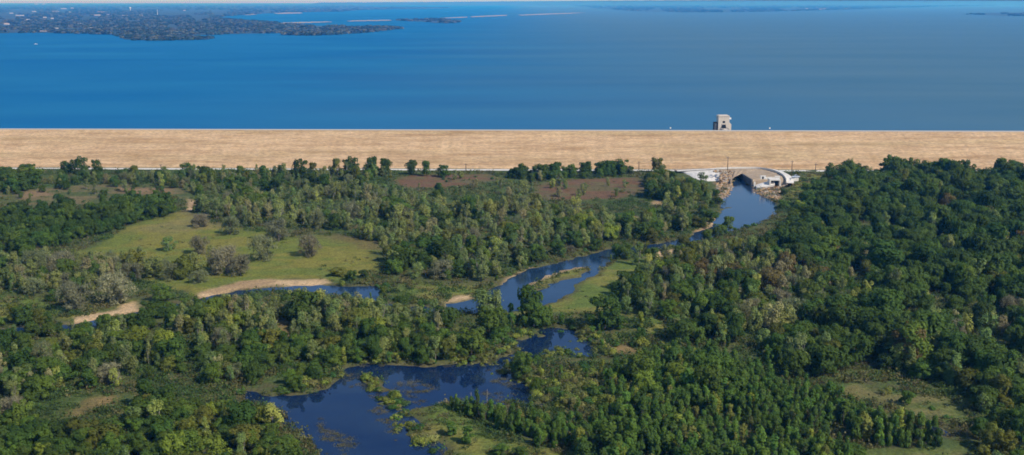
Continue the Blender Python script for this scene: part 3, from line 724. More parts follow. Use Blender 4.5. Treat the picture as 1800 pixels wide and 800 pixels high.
# single trees placed by hand: (label, kind, tint, px, py of foot, height scale, width scale)
singles = [
 ('broad low bush on the grass in front of the hedge', 'young', 0, 880, 800, .6, 1.6), ('broad low bush at the bottom edge of the grassy point', 'young', 1, 915, 806, .6, 1.7),
 ('olive tree on the near bank, right of the overhanging tree', 'sparse', 2, 1122, 466, .95, .95), ('dark tree on the near bank below the river bend', 'oak', 1, 1146, 462, .8, .75), ('grey-green tree on the near bank in the river bend', 'sparse', 0, 1170, 460, .95, .9), ('mid-green tree on the near bank in the river bend', 'oak', 2, 1192, 457, .78, .75), ('olive green tree where the pool narrows', 'oak', 4, 1218, 452, .8, .75), ('thin tree on the bank where the pool narrows', 'sparse', 1, 1240, 446, .85, .8),
 ('dark bush directly left of the white apron', 'oak', 0, 1204, 327, .5, .7), ('dark bush below the white apron', 'oak', 1, 1236, 342, .5, .75), ('dark bush touching the left outlet rubble', 'oak', 0, 1258, 346, .48, .65), ('dark bush under the service road end', 'oak', 1, 1180, 322, .75, .8),
 ('olive tree at the left end of the lower meadow row', 'sparse', 0, 250, 478, 1.0, 1.2), ('grey tree between the two green meadow row trees', 'bare', 2, 300, 492, 1.03, 1.16), ('olive tree behind the taupe clump', 'sparse', 1, 372, 474, .95, 1.2), ('taupe bush at the right end of the meadow row', 'bare', 1, 424, 484, 1.03, 1.16), ('low grey bush under the lower meadow row', 'bare', 2, 350, 497, 0.65, 0.98),
 ('dark rounded tree rising above its neighbours against the straw dam, far left', 'oak', 0, 140, 306, 1.25, 1.3), ('dark tree just left of the tallest far left dam tree', 'oak', 3, 118, 306, .95, 1.1), ('dark tree just right of the tallest far left dam tree', 'oak', 0, 172, 306, .95, .9),
 ('two lobed dark tree standing alone before the white service road', 'oak', 3, 724, 307, 1.2, .95), ('slim dark tree beside the two lobed tree at the road', 'oak', 0, 750, 310, 1.15, .85), ('low round dark bush right of the two roadside trees', 'oak', 0, 781, 311, .75, 1.0),
 ('dark tree in the dip of the dam toe trees', 'oak', 0, 528, 314, 1.2, 1.3), ('broad dark crowned tree highest on the dam toe', 'oak', 3, 615, 309, 1.35, 1.25), ('dark tree just right of the broadest dam toe tree', 'oak', 3, 655, 310, 1.2, 1.0), ('dark tree at the right end of the dam toe row', 'oak', 0, 678, 310, 1.1, 1.0), ('dark tree with rounded top left of the broadest dam toe tree', 'oak', 4, 592, 309, 1.1, .9),
 ('greyish round topped tree above the hedge left of the outlet', 'oak', 4, 1156, 304, 1.2, 1.0), ('dark crowned tree at the crest of the right wood', 'oak', 3, 1492, 313, 1.4, 1.1), ('domed tree on the skyline of the right wood', 'oak', 1, 1562, 311, 1.5, 1.25), ('second domed tree on the skyline of the right wood', 'oak', 1, 1600, 312, 1.35, 1.15), ('upright tree on the skyline near the right edge', 'oak', 1, 1692, 315, 1.5, .85),
 ('round yellowish bush standing in the middle of the meadow', 'bare', 2, 465, 457, 1.38, 1.56), ('round taupe bush alone on the meadow', 'bare', 0, 546, 450, 1.19, 1.28), ('taupe bush at the upper edge of the meadow', 'bare', 1, 490, 424, 1.36, 1.52), ('dark based bush at the upper meadow edge, left', 'bare', 2, 404, 412, 1.17, 1.26), ('low taupe bush near the sandy path', 'bare', 0, 352, 398, 0.91, 1.11),
 ('taupe clump left in the meadow row', 'bare', 0, 398, 481, 1.49, 1.81), ('olive slender tree in the lower meadow', 'sparse', 1, 272, 488, 1.10, 1.68), ('green tree at the lower meadow edge beside a taupe bush', 'oak', 4, 322, 490, 1.10, 1.00), ('upright olive tree on the meadow', 'sparse', 2, 298, 440, 0.83, 1.17), ('pale taupe bush right of the upright meadow tree', 'bare', 0, 352, 446, 1.08, 1.09), ('second green tree in the lower meadow row', 'sparse', 1, 345, 484, 0.99, 1.49),
 ('taupe round bush on the grass near the lower left sandbank', 'bare', 1, 135, 545, 1.33, 1.59), ('dark green round bush left of the taupe bush', 'oak', 1, 99, 530, .6, .72), ('wide taupe bush above the lower left sandbank', 'bare', 0, 208, 532, 1.40, 1.73), ('dark green tree at the end of the lower left sandbank', 'oak', 1, 268, 556, .85, .95), ('dark green tree leaning over the sandbank end', 'oak', 2, 285, 530, .75, .8),
 ('dark tree among olive trees below the meadow', 'oak', 0, 172, 502, 1.1, 1.0), ('small dark bush near the reddish grass', 'shrub', 0, 690, 340, 1.2, 1.2), ('dark bush by the river meadow corner, round', 'oak', 1, 617, 494, .42, .62), ('second dark bush by the river meadow corner', 'oak', 0, 641, 488, .4, .56), ('flat topped low tree on the river meadow corner', 'oak', 4, 595, 485, .42, 1.1),
 ('large olive tree standing on the river bend point', 'sparse', 2, 850, 556, 1.25, 1.6), ('olive tree behind the large river bend tree', 'sparse', 0, 872, 552, 1.1, 1.2), ('small dark conical tree right of the river bend tree', 'young', 2, 898, 556, 1.0, 1.1),
 ('round willow bush alone on the grassy point, upper', 'young', 1, 793, 764, .72, 1.5), ('round willow bush alone on the grassy point, lower', 'young', 0, 821, 779, .74, 1.6), ('bright lime tree among grey trees left of the pond', 'oak', 5, 428, 585, .85, .95),
 ('pale grey leafless tree at the far left foreground', 'bare', 0, 22, 742, 0.92, 1.04), ('rusty brown bush at the pond edge, bottom', 'oak', 6, 488, 806, .5, .55), ('yellow green bushy tree at the pond inlet', 'oak', 5, 462, 745, .6, .65), ('pale yellow tree overhanging the pond, left shore', 'sparse', 3, 478, 748, .6, 1.2), ('bright yellow shrub on the clump over the pond', 'shrub', 2, 535, 680, 1.3, 1.2),
 ('dark bush at the river edge below the outlet', 'oak', 1, 1252, 390, .68, .85), ('dark bush in the river below the outlet, upper', 'oak', 0, 1262, 358, .45, .7), ('green bush across the outlet pool', 'oak', 2, 1378, 366, .55, .7), ('dark bush right of the outlet rocks', 'oak', 0, 1376, 342, .5, .7), ('bright green tree at the corner of the right wood', 'oak', 5, 1405, 372, .8, 1.0), ('rusty brown tree in the wood below the outlet pool', 'oak', 6, 1250, 470, .8, .6),
 ('yellow green tall tree in the right wood', 'sparse', 3, 1578, 648, 1.05, 1.2), ('yellow shrub row at the clearing edge', 'shrub', 2, 1345, 682, 1.3, 1.3), ('yellow shrub beside the young stand', 'shrub', 2, 1365, 682, 1.2, 1.1), ('yellow crowned young tree in the stand', 'young', 3, 1140, 726, 1.0, 1.4), ('second yellow crowned young tree in the stand', 'young', 3, 1165, 722, .95, 1.3),
 ('dark bush at the clearing edge near the right wood', 'oak', 0, 1462, 692, .5, .6), ('dark bush on the dry clearing', 'oak', 1, 1595, 712, .4, .5), ('tall dark tree in the olive wood, upper', 'oak', 3, 772, 345, 1.0, .7), ('dark round tree in the olive wood, lower', 'oak', 3, 828, 378, .9, .9),
 ('bush on the near river bank below the island', 'oak', 1, 1103, 528, .62, .95), ('wide bush on the near river bank', 'oak', 1, 1140, 522, .7, .95), ('green tree overhanging the river above the island', 'oak', 2, 1098, 455, .75, .9),
]
avoid = [meadow] + drys + [rusts[0], rusts[1], rusts[3]] + sands + [Gp([(-60, 335), (40, 340), (250, 332), (330, 336), (330, 350), (240, 352), (140, 358), (20, 358)]), Gp([(990, 525), (1010, 497), (1050, 480), (1085, 462), (1125, 456), (1140, 475), (1085, 505), (1085, 540), (1050, 550), (990, 545)]),
         Gp([(712, 714), (745, 708), (800, 735), (840, 750), (900, 782), (930, 800), (880, 790), (800, 790), (760, 765)]), Gp([(480, 566), (515, 562), (510, 598), (482, 606)]), Gp([(1268, 296), (1400, 292), (1410, 325), (1370, 352), (1272, 352)]), Gp([(1170, 294), (1269, 294), (1269, 338), (1224, 334), (1190, 318)])]
plan = []                                             # dicts
def add_tree(kind, tint, x, y, hs, ws, zone, label=None):
    plan.append(dict(k=kind, t=tint, v=random.randrange(len(SHAPES[kind])), x=x, y=y, hs=hs, ws=ws, rz=random.uniform(0, 6.28), zone=zone, label=label))
single_xy = []
for lb, kind, tint, px, py, hs, ws in singles:
    x, y = G(px, py); single_xy.append((x, y, ws * {'oak': 4, 'bare': 4, 'sparse': 3, 'young': 1.6, 'shrub': 2}[kind]))
    add_tree(kind, tint, x, y, hs, ws, None, lb)
sxy = np.array(single_xy)
def pick(r, d):
    ks = list(d); w = np.array([d[k] if not isinstance(d[k], tuple) else d[k][0] for k in ks], float)
    return ks[r.choice(len(ks), p=w / w.sum())]
for zi, (zn, px, sp, mix, hr) in enumerate(zones):
    r = np.random.default_rng(500 + zi)
    p = Gp(px)
    gx, gy = np.meshgrid(np.arange(p[:, 0].min(), p[:, 0].max(), sp), np.arange(p[:, 1].min(), p[:, 1].max(), sp * .87))
    gx[1::2] += sp / 2
    gx, gy = gx.ravel() + r.uniform(-.62, .62, gx.size) * sp, gy.ravel() + r.uniform(-.62, .62, gy.size) * sp
    ok = inside(p, gx, gy)
    if zn not in ('the scrub in the pond', 'the marsh above the pond'):
        ok &= shore(gx, gy) > (1.2 if 'scrub' not in zn and 'thicket' not in zn else -.6)
    for a in avoid:
        if zn.startswith('the grassy') or 'field' in zn: break
        ok &= ~inside(a, gx, gy)
    ok &= toe_dist(gx, gy) < -13
    q = proj(gx, gy, np.zeros_like(gx))
    ok &= (q[0] > -340) & (q[0] < 2160) & (q[1] < 900)
    dens = fbm(gx, gy, 22, 300 + zi)
    ok &= r.random(gx.size) < np.where(dens > .43, 1.0, .24)
    tone = fbm(gx, gy, 35, 400 + zi)
    for x, y, d, tn in zip(gx[ok], gy[ok], dens[ok], tone[ok]):
        if (np.hypot(sxy[:, 0] - x, sxy[:, 1] - y) < sxy[:, 2] * .75).any(): continue
        kind = pick(r, mix); tint = pick(r, mix[kind][1])
        s = r.uniform(*hr) * (.70 + .60 * tn) * (r.uniform(.5, .75) if r.random() < .2 else r.uniform(1.2, 1.4) if r.random() < .08 else 1.0)
        add_tree(kind, tint, x, y, s, s * r.uniform(.78, 1.22), zi)
zones.append(('the pond shore', None)); zones.append(('the river bank', None))
def shore_line(poly, zi, step, pick_, keep_, lo, hi):
    r = np.random.default_rng(900 + zi)
    m = len(poly)
    for i in range(m):
        a_, b_ = poly[i], poly[(i + 1) % m]; L_ = np.hypot(*(b_ - a_))
        for t in np.arange(0, L_, step):
            p = a_ + (b_ - a_) * (t / L_); q = proj(p[0], p[1], 0)
            if not (-60 < q[0] < 1860 and q[1] < 820) or not keep_(float(q[0]), float(q[1])) or r.random() < .2: continue
            nrm_ = np.array([b_[1] - a_[1], a_[0] - b_[0]]) / L_
            for s_ in (1, -1):
                pp_ = p + nrm_ * s_ * r.uniform(1.0, 3.5) + r.normal(0, .6, 2)
                sh = float(shore(np.array([pp_[0]]), np.array([pp_[1]]))[0])
                if .0 < sh < 4.5:
                    k_ = pick(r, pick_); sc_ = r.uniform(lo, hi); add_tree(k_, pick(r, pick_[k_][1]), pp_[0], pp_[1], sc_, sc_ * r.uniform(.9, 1.2), zi); break
shore_line(pond, len(zones) - 2, 2.4, {'shrub': (6, SHM), 'young': (1.2, YG), 'oak': (.6, {2: 1, 1: 1})}, lambda a_, b_: b_ < 700 and not (640 < a_ < 780 and b_ > 690), .5, .95)
shore_line(river, len(zones) - 1, 5.5, {'shrub': (6, SH), 'oak': (1.5, OAK_MIX), 'young': (1, YG)}, lambda a_, b_: 395 < b_ < 600 and not (340 < a_ < 600 and b_ < 530) and not (110 < a_ < 250) and not (925 < a_ < 1070 and b_ > 455) and not (780 < a_ < 850), .45, .85)
print('planned trees', len(plan))
for p_ in plan:
    p_['z'] = float(ground_z(np.array([p_['x']]), np.array([p_['y']]))[0])
    p_['h'] = SHAPES[p_['k']][p_['v']][4] * p_['hs']; p_['w'] = SHAPES[p_['k']][p_['v']][5] * p_['ws']

# how much of each one shows: front-to-back cover test on a half size grid
cover = np.zeros((400, 900), bool)
order = sorted(range(len(plan)), key=lambda i: plan[i]['y'])
for i in order:
    t = plan[i]
    cx, cy, d = proj(t['x'], t['y'], t['z'] + t['h'] * .52)
    cx, cy = float(cx) / 2, float(cy) / 2
    rx, ry = F * t['w'] / float(d) / 2, F * t['h'] * .48 / float(d) / 2
    t['px'], t['py'], t['size'] = cx * 2, float(proj(t['x'], t['y'], t['z'])[1]), rx * ry
    x0, x1, y0, y1 = max(0, int(cx - rx)), min(900, int(cx + rx) + 2), max(0, int(cy - ry)), min(400, int(cy + ry) + 2)
    if x1 <= x0 or y1 <= y0: t['seen'] = 0; continue
    yy, xx = np.mgrid[y0:y1, x0:x1]
    e = ((xx - cx) / max(rx, .5)) ** 2 + ((yy - cy) / max(ry, .5)) ** 2 < 1
    new = e & ~cover[y0:y1, x0:x1]
    t['seen'] = int(new.sum()); cover[y0:y1, x0:x1] |= e

LIMIT = {'oak': 300, 'sparse': 300, 'bare': 120, 'young': 300, 'shrub': 220}
chosen, rest = [], {k: [] for k in SHAPES}
for kind in SHAPES:
    c = [t for t in plan if t['k'] == kind]
    c.sort(key=lambda t: (t['label'] is None, -t['seen']))
    mine = [t for t in c if t['label'] or t['seen'] >= 12][:LIMIT[kind]]
    ids = {id(t) for t in mine}
    chosen += mine; rest[kind] = [t for t in c if id(t) not in ids]

ORD = ['first', 'second', 'third', 'fourth', 'fifth', 'sixth', 'seventh', 'eighth', 'ninth', 'tenth', 'eleventh', 'twelfth', 'thirteenth', 'fourteenth', 'fifteenth', 'sixteenth', 'seventeenth', 'eighteenth', 'nineteenth', 'twentieth']
ORD += ['twenty-' + o for o in ORD[:9]] + ['thirtieth'] + ['thirty-' + o for o in ORD[:9]]
KINDWORD = {'oak': 'leafy tree', 'sparse': 'thin tree', 'bare': 'twiggy tree', 'young': 'young tree', 'shrub': 'bush'}
CAT = {'oak': 'tree', 'sparse': 'tree', 'bare': 'tree', 'young': 'young tree', 'shrub': 'shrub'}
used = set()
for zi, z in enumerate(zones):
    for kind in SHAPES:
        zt = sorted([t for t in chosen if t['zone'] == zi and t['k'] == kind], key=lambda t: -t['py'])
        if not zt: continue
        nrow = max(1, math.ceil(len(zt) / 12)); per = math.ceil(len(zt) / nrow)
        for ri in range(nrow):
            row = sorted(zt[ri * per:(ri + 1) * per], key=lambda t: t['px'])
            for k, t in enumerate(row):
                tn = TINTS[kind][t['t']][0]
                pos = f'{ORD[k]} from left' if len(row) > 1 else 'the only one'
                rw = '' if nrow == 1 else (', front row' if ri == 0 else ', back row' if ri == nrow - 1 else f', {ORD[ri]} row')
                zl = z[0] if z[0] != 'the scrub in the pond' else 'the pond scrub'
                lb = f'{tn} {KINDWORD[kind]}, {pos}{rw} {"of" if rw else "in"} {zl}'
                t['label'] = lb; t['group'] = f'{NAMES[kind].replace("_", " ")}s in {z[0]}'
for t in chosen:
    nm = NAMES[t['k']]
    if t['k'] in ('shrub',):
        o = bpy.data.objects.new(nm, WHOLE[t['k'], t['v'], t['t']]); COL.objects.link(o)
        o['label'] = t['label']; o['category'] = CAT[t['k']]
    else:
        o = empty(nm, t['label'], CAT[t['k']])
        tr = bpy.data.objects.new('trunk', TRUNK[t['k'], t['v']]); tr.parent = o; COL.objects.link(tr)
        cr = bpy.data.objects.new('crown', CROWN[t['k'], t['v'], t['t']]); cr.parent = o; COL.objects.link(cr)
    if t.get('group'): o['group'] = t['group']
    o.location = (t['x'], t['y'], t['z'] - .1); o.rotation_euler = (0, 0, t['rz']); o.scale = (t['ws'], t['ws'], t['hs'])

def scatter(name, label, meshes, pts, rots, scls, idxs):
    """one object of kind stuff: the copies are generated on its points"""
    me = bpy.data.meshes.new(name); n = len(pts)
    me.vertices.add(n); me.vertices.foreach_set('co', np.asarray(pts, np.float32).reshape(-1))
    a = me.attributes.new('turn', 'FLOAT_VECTOR', 'POINT'); a.data.foreach_set('vector', np.asarray([(0, 0, r_) for r_ in rots], np.float32).reshape(-1))
    a = me.attributes.new('grow', 'FLOAT_VECTOR', 'POINT'); a.data.foreach_set('vector', np.asarray(scls, np.float32).reshape(-1))
    a = me.attributes.new('pick', 'INT', 'POINT'); a.data.foreach_set('value', np.asarray(idxs, np.int32))
    o = link(name, me, kind='stuff', label=label)
    ng = bpy.data.node_groups.new(name + '_scatter', 'GeometryNodeTree')
    ng.interface.new_socket('Geometry', in_out='INPUT', socket_type='NodeSocketGeometry')
    ng.interface.new_socket('Geometry', in_out='OUTPUT', socket_type='NodeSocketGeometry')
    N = ng.nodes; L = ng.links.new
    gi, go = N.new('NodeGroupInput'), N.new('NodeGroupOutput')
    join = N.new('GeometryNodeJoinGeometry')
    for m in reversed(meshes):
        src = bpy.data.objects.new(name + '_source', m)
        oi = N.new('GeometryNodeObjectInfo'); oi.inputs['Object'].default_value = src
        g2 = N.new('GeometryNodeGeometryToInstance'); L(oi.outputs['Geometry'], g2.inputs[0]); L(g2.outputs[0], join.inputs[0])
    ip = N.new('GeometryNodeInstanceOnPoints'); ip.inputs['Pick Instance'].default_value = True
    def attr(nm, typ):
        x = N.new('GeometryNodeInputNamedAttribute'); x.data_type = typ; x.inputs['Name'].default_value = nm
        return next(s for s in x.outputs if s.enabled and s.name == 'Attribute')
    e2r = N.new('FunctionNodeEulerToRotation')
    L(gi.outputs[0], ip.inputs['Points']); L(join.outputs[0], ip.inputs['Instance'])
    L(attr('pick', 'INT'), ip.inputs['Instance Index']); L(attr('turn', 'FLOAT_VECTOR'), e2r.inputs[0]); L(e2r.outputs[0], ip.inputs['Rotation']); L(attr('grow', 'FLOAT_VECTOR'), ip.inputs['Scale'])
    L(ip.outputs[0], go.inputs[0])
    md = o.modifiers.new('scatter', 'NODES'); md.node_group = ng
    return o
for kind, L_ in rest.items():
    if not L_: continue
    nt = len(TINTS[kind]); keys = [(i, t) for i in range(len(SHAPES[kind])) for t in range(nt)]
    scatter(MASSES[kind], {'oak': 'remaining mass of leafy woodland', 'sparse': 'remaining mass of thin olive woodland', 'bare': 'remaining mass of twiggy grey woodland', 'young': 'remaining mass of close set young trees', 'shrub': 'remaining mass of low bushes'}[kind],
            [WHOLE[kind, i, t] for i, t in keys], [(t['x'], t['y'], t['z'] - .1) for t in L_], [t['rz'] for t in L_], [(t['ws'], t['ws'], t['hs']) for t in L_], [keys.index((t['v'], t['t'])) for t in L_])

# undergrowth: small tufts and saplings over all open ground
def tuft(r, n, w, h, size):
    c = np.stack([r.normal(0, w, n), r.normal(0, w, n), np.abs(r.normal(0, h, n))], -1)
    nn = np.stack([r.normal(0, .6, n), r.normal(0, .6, n), np.full(n, .9)], -1)
    return leaf_quads(c, nn, size, r)
tm = []
for j, c in enumerate([(.085, .135, .040), (.150, .165, .052), (.200, .180, .070), (.090, .155, .036)]):
    lm = leaf_mat(f'tuft_{j}', c, .35)
    r = np.random.default_rng(70 + j); a, b = tuft(r, 46, .75, .42, .34); tm.append(mesh_np('tuft', a, b, [lm]))
r = np.random.default_rng(5)
N0 = 42000
D = 262 + (790 - 262) * r.random(N0) ** 1.25
tx = (r.random(N0) * 2 - 1) * (D * .50 + 20)
sd_ = shore(tx, D); keep = (sd_ > .5) & (toe_dist(tx, D) < -11)
dn = fbm(tx, D, 12, 90)
open_ = inside(meadow, tx, D)
for g in drys + sands[:3] + rusts + [grasses[0]]: open_ |= inside(g, tx, D)
keep &= np.where(open_, (dn > .60) & (r.random(N0) < .22), dn > .36)
for g in sands: keep &= ~inside(g, tx, D)
keep &= ~inside(avoid[-1], tx, D)
tx, ty = tx[keep], D[keep]
tz = ground_z(tx, ty)
sc = r.uniform(.6, 1.7, len(tx)) * np.where(open_[keep] | inside(grasses[1], tx, ty), .55, 1)
mp_ = np.where(fbm(tx, ty, 25, 95) + r.normal(0, .12, len(tx)) > .52, r.integers(1, 3, len(tx)), np.where(r.random(len(tx)) < .5, 0, 3))
scatter('undergrowth', 'low weeds and brush covering the ground between the trees', tm, np.stack([tx, ty, tz - .05], -1), r.uniform(0, 6.28, len(tx)), np.stack([sc, sc, sc * r.uniform(.7, 1.5, len(tx))], -1), mp_)

# floating weed mats and snags on the pond
wm = []
for j, c in enumerate([(.10, .10, .05), (.14, .13, .06)]):
    r = np.random.default_rng(170 + j); a, b = tuft(r, 110, 1.0, .02, .17); wm.append(mesh_np('weed', a, b, [leaf_mat(f'water_weed_{j}', c, .3, 0)]))
r = np.random.default_rng(15)
cand = [(r.uniform(560, 985), r.uniform(600, 800)) for _ in range(2600)]
pts = []
for a, b in cand:
    x, y = G(a, b)
    s = float(shore(np.array([x]), np.array([y]))[0])
    dd = float(fbm(np.array([x * .6]), np.array([y]), 16, 96)[0])
    if -9 < s < -.3 and (dd > .64 or (s > -2.0 and r.random() < .15)): pts.append((x, y, RIVER_Z + .02))
if pts: scatter('water_weed', 'thin brown mats of water weed floating on the pond', wm, pts, r.uniform(0, 6.28, len(pts)), [(s_, s_, 1) for s_ in r.uniform(.3, .9, len(pts))], r.integers(0, 2, len(pts)))

# ------------------------------------------------------------------ far woods beyond the lake
fm = []
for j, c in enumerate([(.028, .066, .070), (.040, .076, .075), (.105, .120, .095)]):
    lm = leaf_mat(f'far_hazed_leaves_{j}', c, .35, 0)  # leaf tones shifted to blue to paint aerial haze into the far woods
    r = np.random.default_rng(270 + j)
    d = r.normal(0, 1, (90, 3)); d /= np.linalg.norm(d, axis=1)[:, None]; d[:, 2] = np.abs(d[:, 2])
    cc = d * np.array([14, 10, 8]) * r.uniform(.6, 1, (90, 1)); a, b = leaf_quads(cc, d, 5.5, r); fm.append(mesh_np('far_clump', a, b, [lm]))
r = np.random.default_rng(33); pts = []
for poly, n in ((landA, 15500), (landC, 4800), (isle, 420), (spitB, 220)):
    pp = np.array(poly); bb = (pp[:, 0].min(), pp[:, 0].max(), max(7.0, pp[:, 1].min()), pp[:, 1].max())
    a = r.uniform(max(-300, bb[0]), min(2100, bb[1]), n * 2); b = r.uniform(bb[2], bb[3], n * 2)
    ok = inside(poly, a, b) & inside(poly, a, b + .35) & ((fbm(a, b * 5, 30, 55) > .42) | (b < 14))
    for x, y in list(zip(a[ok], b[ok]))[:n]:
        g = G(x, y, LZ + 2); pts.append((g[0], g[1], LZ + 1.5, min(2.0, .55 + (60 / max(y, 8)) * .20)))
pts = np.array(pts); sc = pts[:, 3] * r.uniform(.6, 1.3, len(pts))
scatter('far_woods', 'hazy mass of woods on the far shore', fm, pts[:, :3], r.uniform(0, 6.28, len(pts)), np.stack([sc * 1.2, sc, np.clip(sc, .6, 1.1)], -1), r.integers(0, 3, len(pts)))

# low ridge on the horizon
V_, F_ = [], []; rr = np.random.default_rng(3); DR = 34000.
for i, px_ in enumerate(np.arange(560, 2700, 9)):
    tp = np.interp(px_, [560, 760, 1000, 1400, 2700], [4.6, 3.4, 1.6, -.6, -1.5]) + rr.normal(0, .12)
    a_ = at(px_, tp, DR); V_ += [(a_.x, DR - 2500, LZ + 1), (a_.x, DR, a_.z)]
    if i: F_.append((2 * i - 2, 2 * i, 2 * i + 1, 2 * i - 1))
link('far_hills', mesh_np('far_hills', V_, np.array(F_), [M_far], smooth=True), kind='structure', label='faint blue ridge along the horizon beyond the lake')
# far buildings
M_farwall = plain('far_wall', (.62, .58, .54), (.5, .47, .44), .05, bump=0)
M_white = plain('white_wall', (.85, .83, .80), (.75, .73, .70), .05, bump=0)
M_roof = plain('pale_roof', (.60, .56, .53), (.5, .47, .44), .05, bump=0)
M_tanroof = plain('tan_roof', (.70, .48, .36), (.6, .42, .32), .05, bump=0)
M_dark = plain('dark_opening', (.03, .035, .04), (.02, .022, .026), .5, bump=0)
fb = [(64, 8, 9, 'pale block far left near the horizon'), (77, 8, 7, 'pale block beside the leftmost horizon block'), (95, 21, 26, 'long white roofed shed near the town centre'), (112, 16, 14, 'white shed above the long shed'), (127, 15, 7, 'small white block right of the upper shed'), (123, 22, 6, 'bright white house below the upper shed'),
      (142, 21, 8, 'small pale house between two sheds'), (79, 31.5, 8, 'white house on the wooded slope'), (92, 33.5, 6, 'second white house on the wooded slope'), (178, 22, 20, 'tan roofed warehouse in the town'), (169, 27.5, 22, 'white warehouse below the tan roofed one'), (190, 27, 7, 'small shed right of the white warehouse'),
      (12, 43.5, 12, 'tan building at the left frame edge'), (35, 28, 22, 'low pale row of roofs far left'), (60, 21, 10, 'pale house row left of the long shed'), (140, 43.5, 8, 'white house near the wooded shore'), (220, 28.5, 16, 'low grey roof right of the warehouses'), (248, 28, 9, 'low pale house right of the warehouses'), (324, 19, 6, 'lone pale house in the far woods'),
      (1443, 17.2, 10, 'long low white building on the right far shore'), (1450, 16.5, 6, 'small pale block behind the long shore building'), (1487, 16.2, 9, 'bright white building on the right far shore'), (1418, 16, 5, 'tiny pale house on the right far shore'), (1316, 8, 5, 'pale house on the far right shore ridge'),
      (50, 36, 9, 'pale house in the trees, far left'), (20, 24, 9, 'pale house on the far left slope'), (160, 52, 12, 'pale boathouse near the left shore'), (100, 52.5, 10, 'shoreline house with pale roof')]
for px, py, wpx, lb in fb:
    z0 = LZ + 2
    x, y = G(px, py, z0); mpp = y / F
    w, h, dpt = wpx * mpp * .62, max(5, .95 * mpp), max(14, 3 * mpp)
    o = empty('distant_building', lb, 'building', (x, y, z0), 0, 'buildings on the far shore')
    MB().box((0, 0, h * .45), (w, dpt, h * .9)).build('wall', M_farwall, o)
    rf = M_tanroof if 'tan' in lb else M_roof
    MB().prism([(-w * .52, -dpt * .54, h * .9), (w * .52, -dpt * .54, h * .9), (w * .52, 0, h * 1.35), (-w * .52, 0, h * 1.35)], (0, .01, .6)).prism([(-w * .52, dpt * .54, h * .9), (w * .52, dpt * .54, h * .9), (w * .52, 0.02, h * 1.35), (-w * .52, .02, h * 1.35)], (0, 0, .6)).build('roof', rf, o)
# water tower
x, y = G(229, 18.5, LZ + 2); k = y / F
o = empty('water_tower', 'white water tower standing above the far woods of the town', 'water tower', (x, y, LZ + 2))
MB().tube((0, 0, 0), (0, 0, k * 3), k * .5, k * .45, 10).build('column', M_white, o)
mb = MB()
for a, b in ((3, .45), (3.4, 1.3), (4.2, 1.7), (5.0, 1.5), (5.6, .7)):
    pass
prof = [(2.8, .5), (3.3, 1.3), (4.1, 1.7), (5.0, 1.5), (5.6, .7), (5.7, .05)]
for (z0, r0), (z1, r1) in zip(prof, prof[1:]): mb.tube((0, 0, z0 * k), (0, 0, z1 * k), r0 * k, r1 * k, 14, cap=False)
mb.build('tank', M_white, o)
x, y = G(277, 27, LZ + 2); k = y / F
o = empty('radio_mast', 'faint slim mast in the far woods right of the water tower', 'mast', (x, y, LZ + 2))
MB().tube((0, 0, 0), (0, 0, 9 * k), .45 * k, .2 * k, 6).build('pole', M_white, o)
MB().box((0, 0, 9 * k), (k * .9, k * .9, k * 1.2)).build('cap', M_white, o)
# motorboat
x, y = G(63, 78, LZ)
o = empty('motor_boat', 'small white motor boat out on the lake near the left shore', 'boat', (x, y, LZ))
L = 9.0
hull = [(-L / 2, -1.4, .9), (L * .2, -1.4, 1.0), (L / 2, 0, 1.3), (L * .2, 1.4, 1.0), (-L / 2, 1.4, .9)]
keel = [(-L / 2, -1.0, -.3), (L * .2, -.9, -.3), (L * .42, 0, -.2), (L * .2, .9, -.3), (-L / 2, 1.0, -.3)]
mb = MB(); mb.v = hull + keel; mb.f = [tuple(range(5)), (9, 8, 7, 6, 5)] + [(i, i + 5, (i + 1) % 5 + 5, (i + 1) % 5) for i in range(5)]
mb.build('hull', M_white, o)
MB().prism([(-1.8, -1.0, .95), (1.5, -1.0, .95), (.9, -1.0, 2.2), (-1.5, -1.0, 2.2)], (0, 2.0, 0)).build('cabin', M_white, o)
MB().prism([(1.55, -.95, 1.2), (1.58, .95, 1.2), (1.08, .95, 2.0), (1.05, -.95, 2.0)], (.05, 0, 0)).build('windscreen', M_dark, o)
MB().box((-L / 2 - .3, 0, .6), (.5, .6, 1.3)).build('outboard_motor', M_dark, o)

# ------------------------------------------------------------------ intake tower on the lake edge
M_conc = plain('tan_concrete', (.70, .60, .49), (.58, .49, .39), .5)
M_steelshade = plain('steel_and_shade', (.12, .13, .15), (.07, .075, .085), 1)  # dark tone paints shade on the annex; plain steel on railings and posts
M_glass = plain('dark_glass', (.02, .025, .03), (.015, .02, .025), 1, rough=.2, bump=0)
def y_at(px, d):                                        # depth of the point d metres past the toe line on the ray column px
    y_ = 850.0
    for _ in range(30): y_ += d - float(toe_dist((px - 900) / F * y_ * 1.02, y_))
    return y_
YT = y_at(1273, top_y0 + 8.5 + 12)
pL, pR, pT, pB = at(1263.2, 205, YT), at(1282.4, 205, YT), at(1273, 205, YT), at(1273, 229, YT)
tw, tcx, ttop = pR.x - pL.x, (pL.x + pR.x) / 2, pT.z
T = empty('intake_tower', 'square tan concrete intake tower rising from the lake behind the dam crest', 'tower', (tcx, YT, LAKE_Z))
h = ttop - LAKE_Z
dz = DAM_H - LAKE_Z
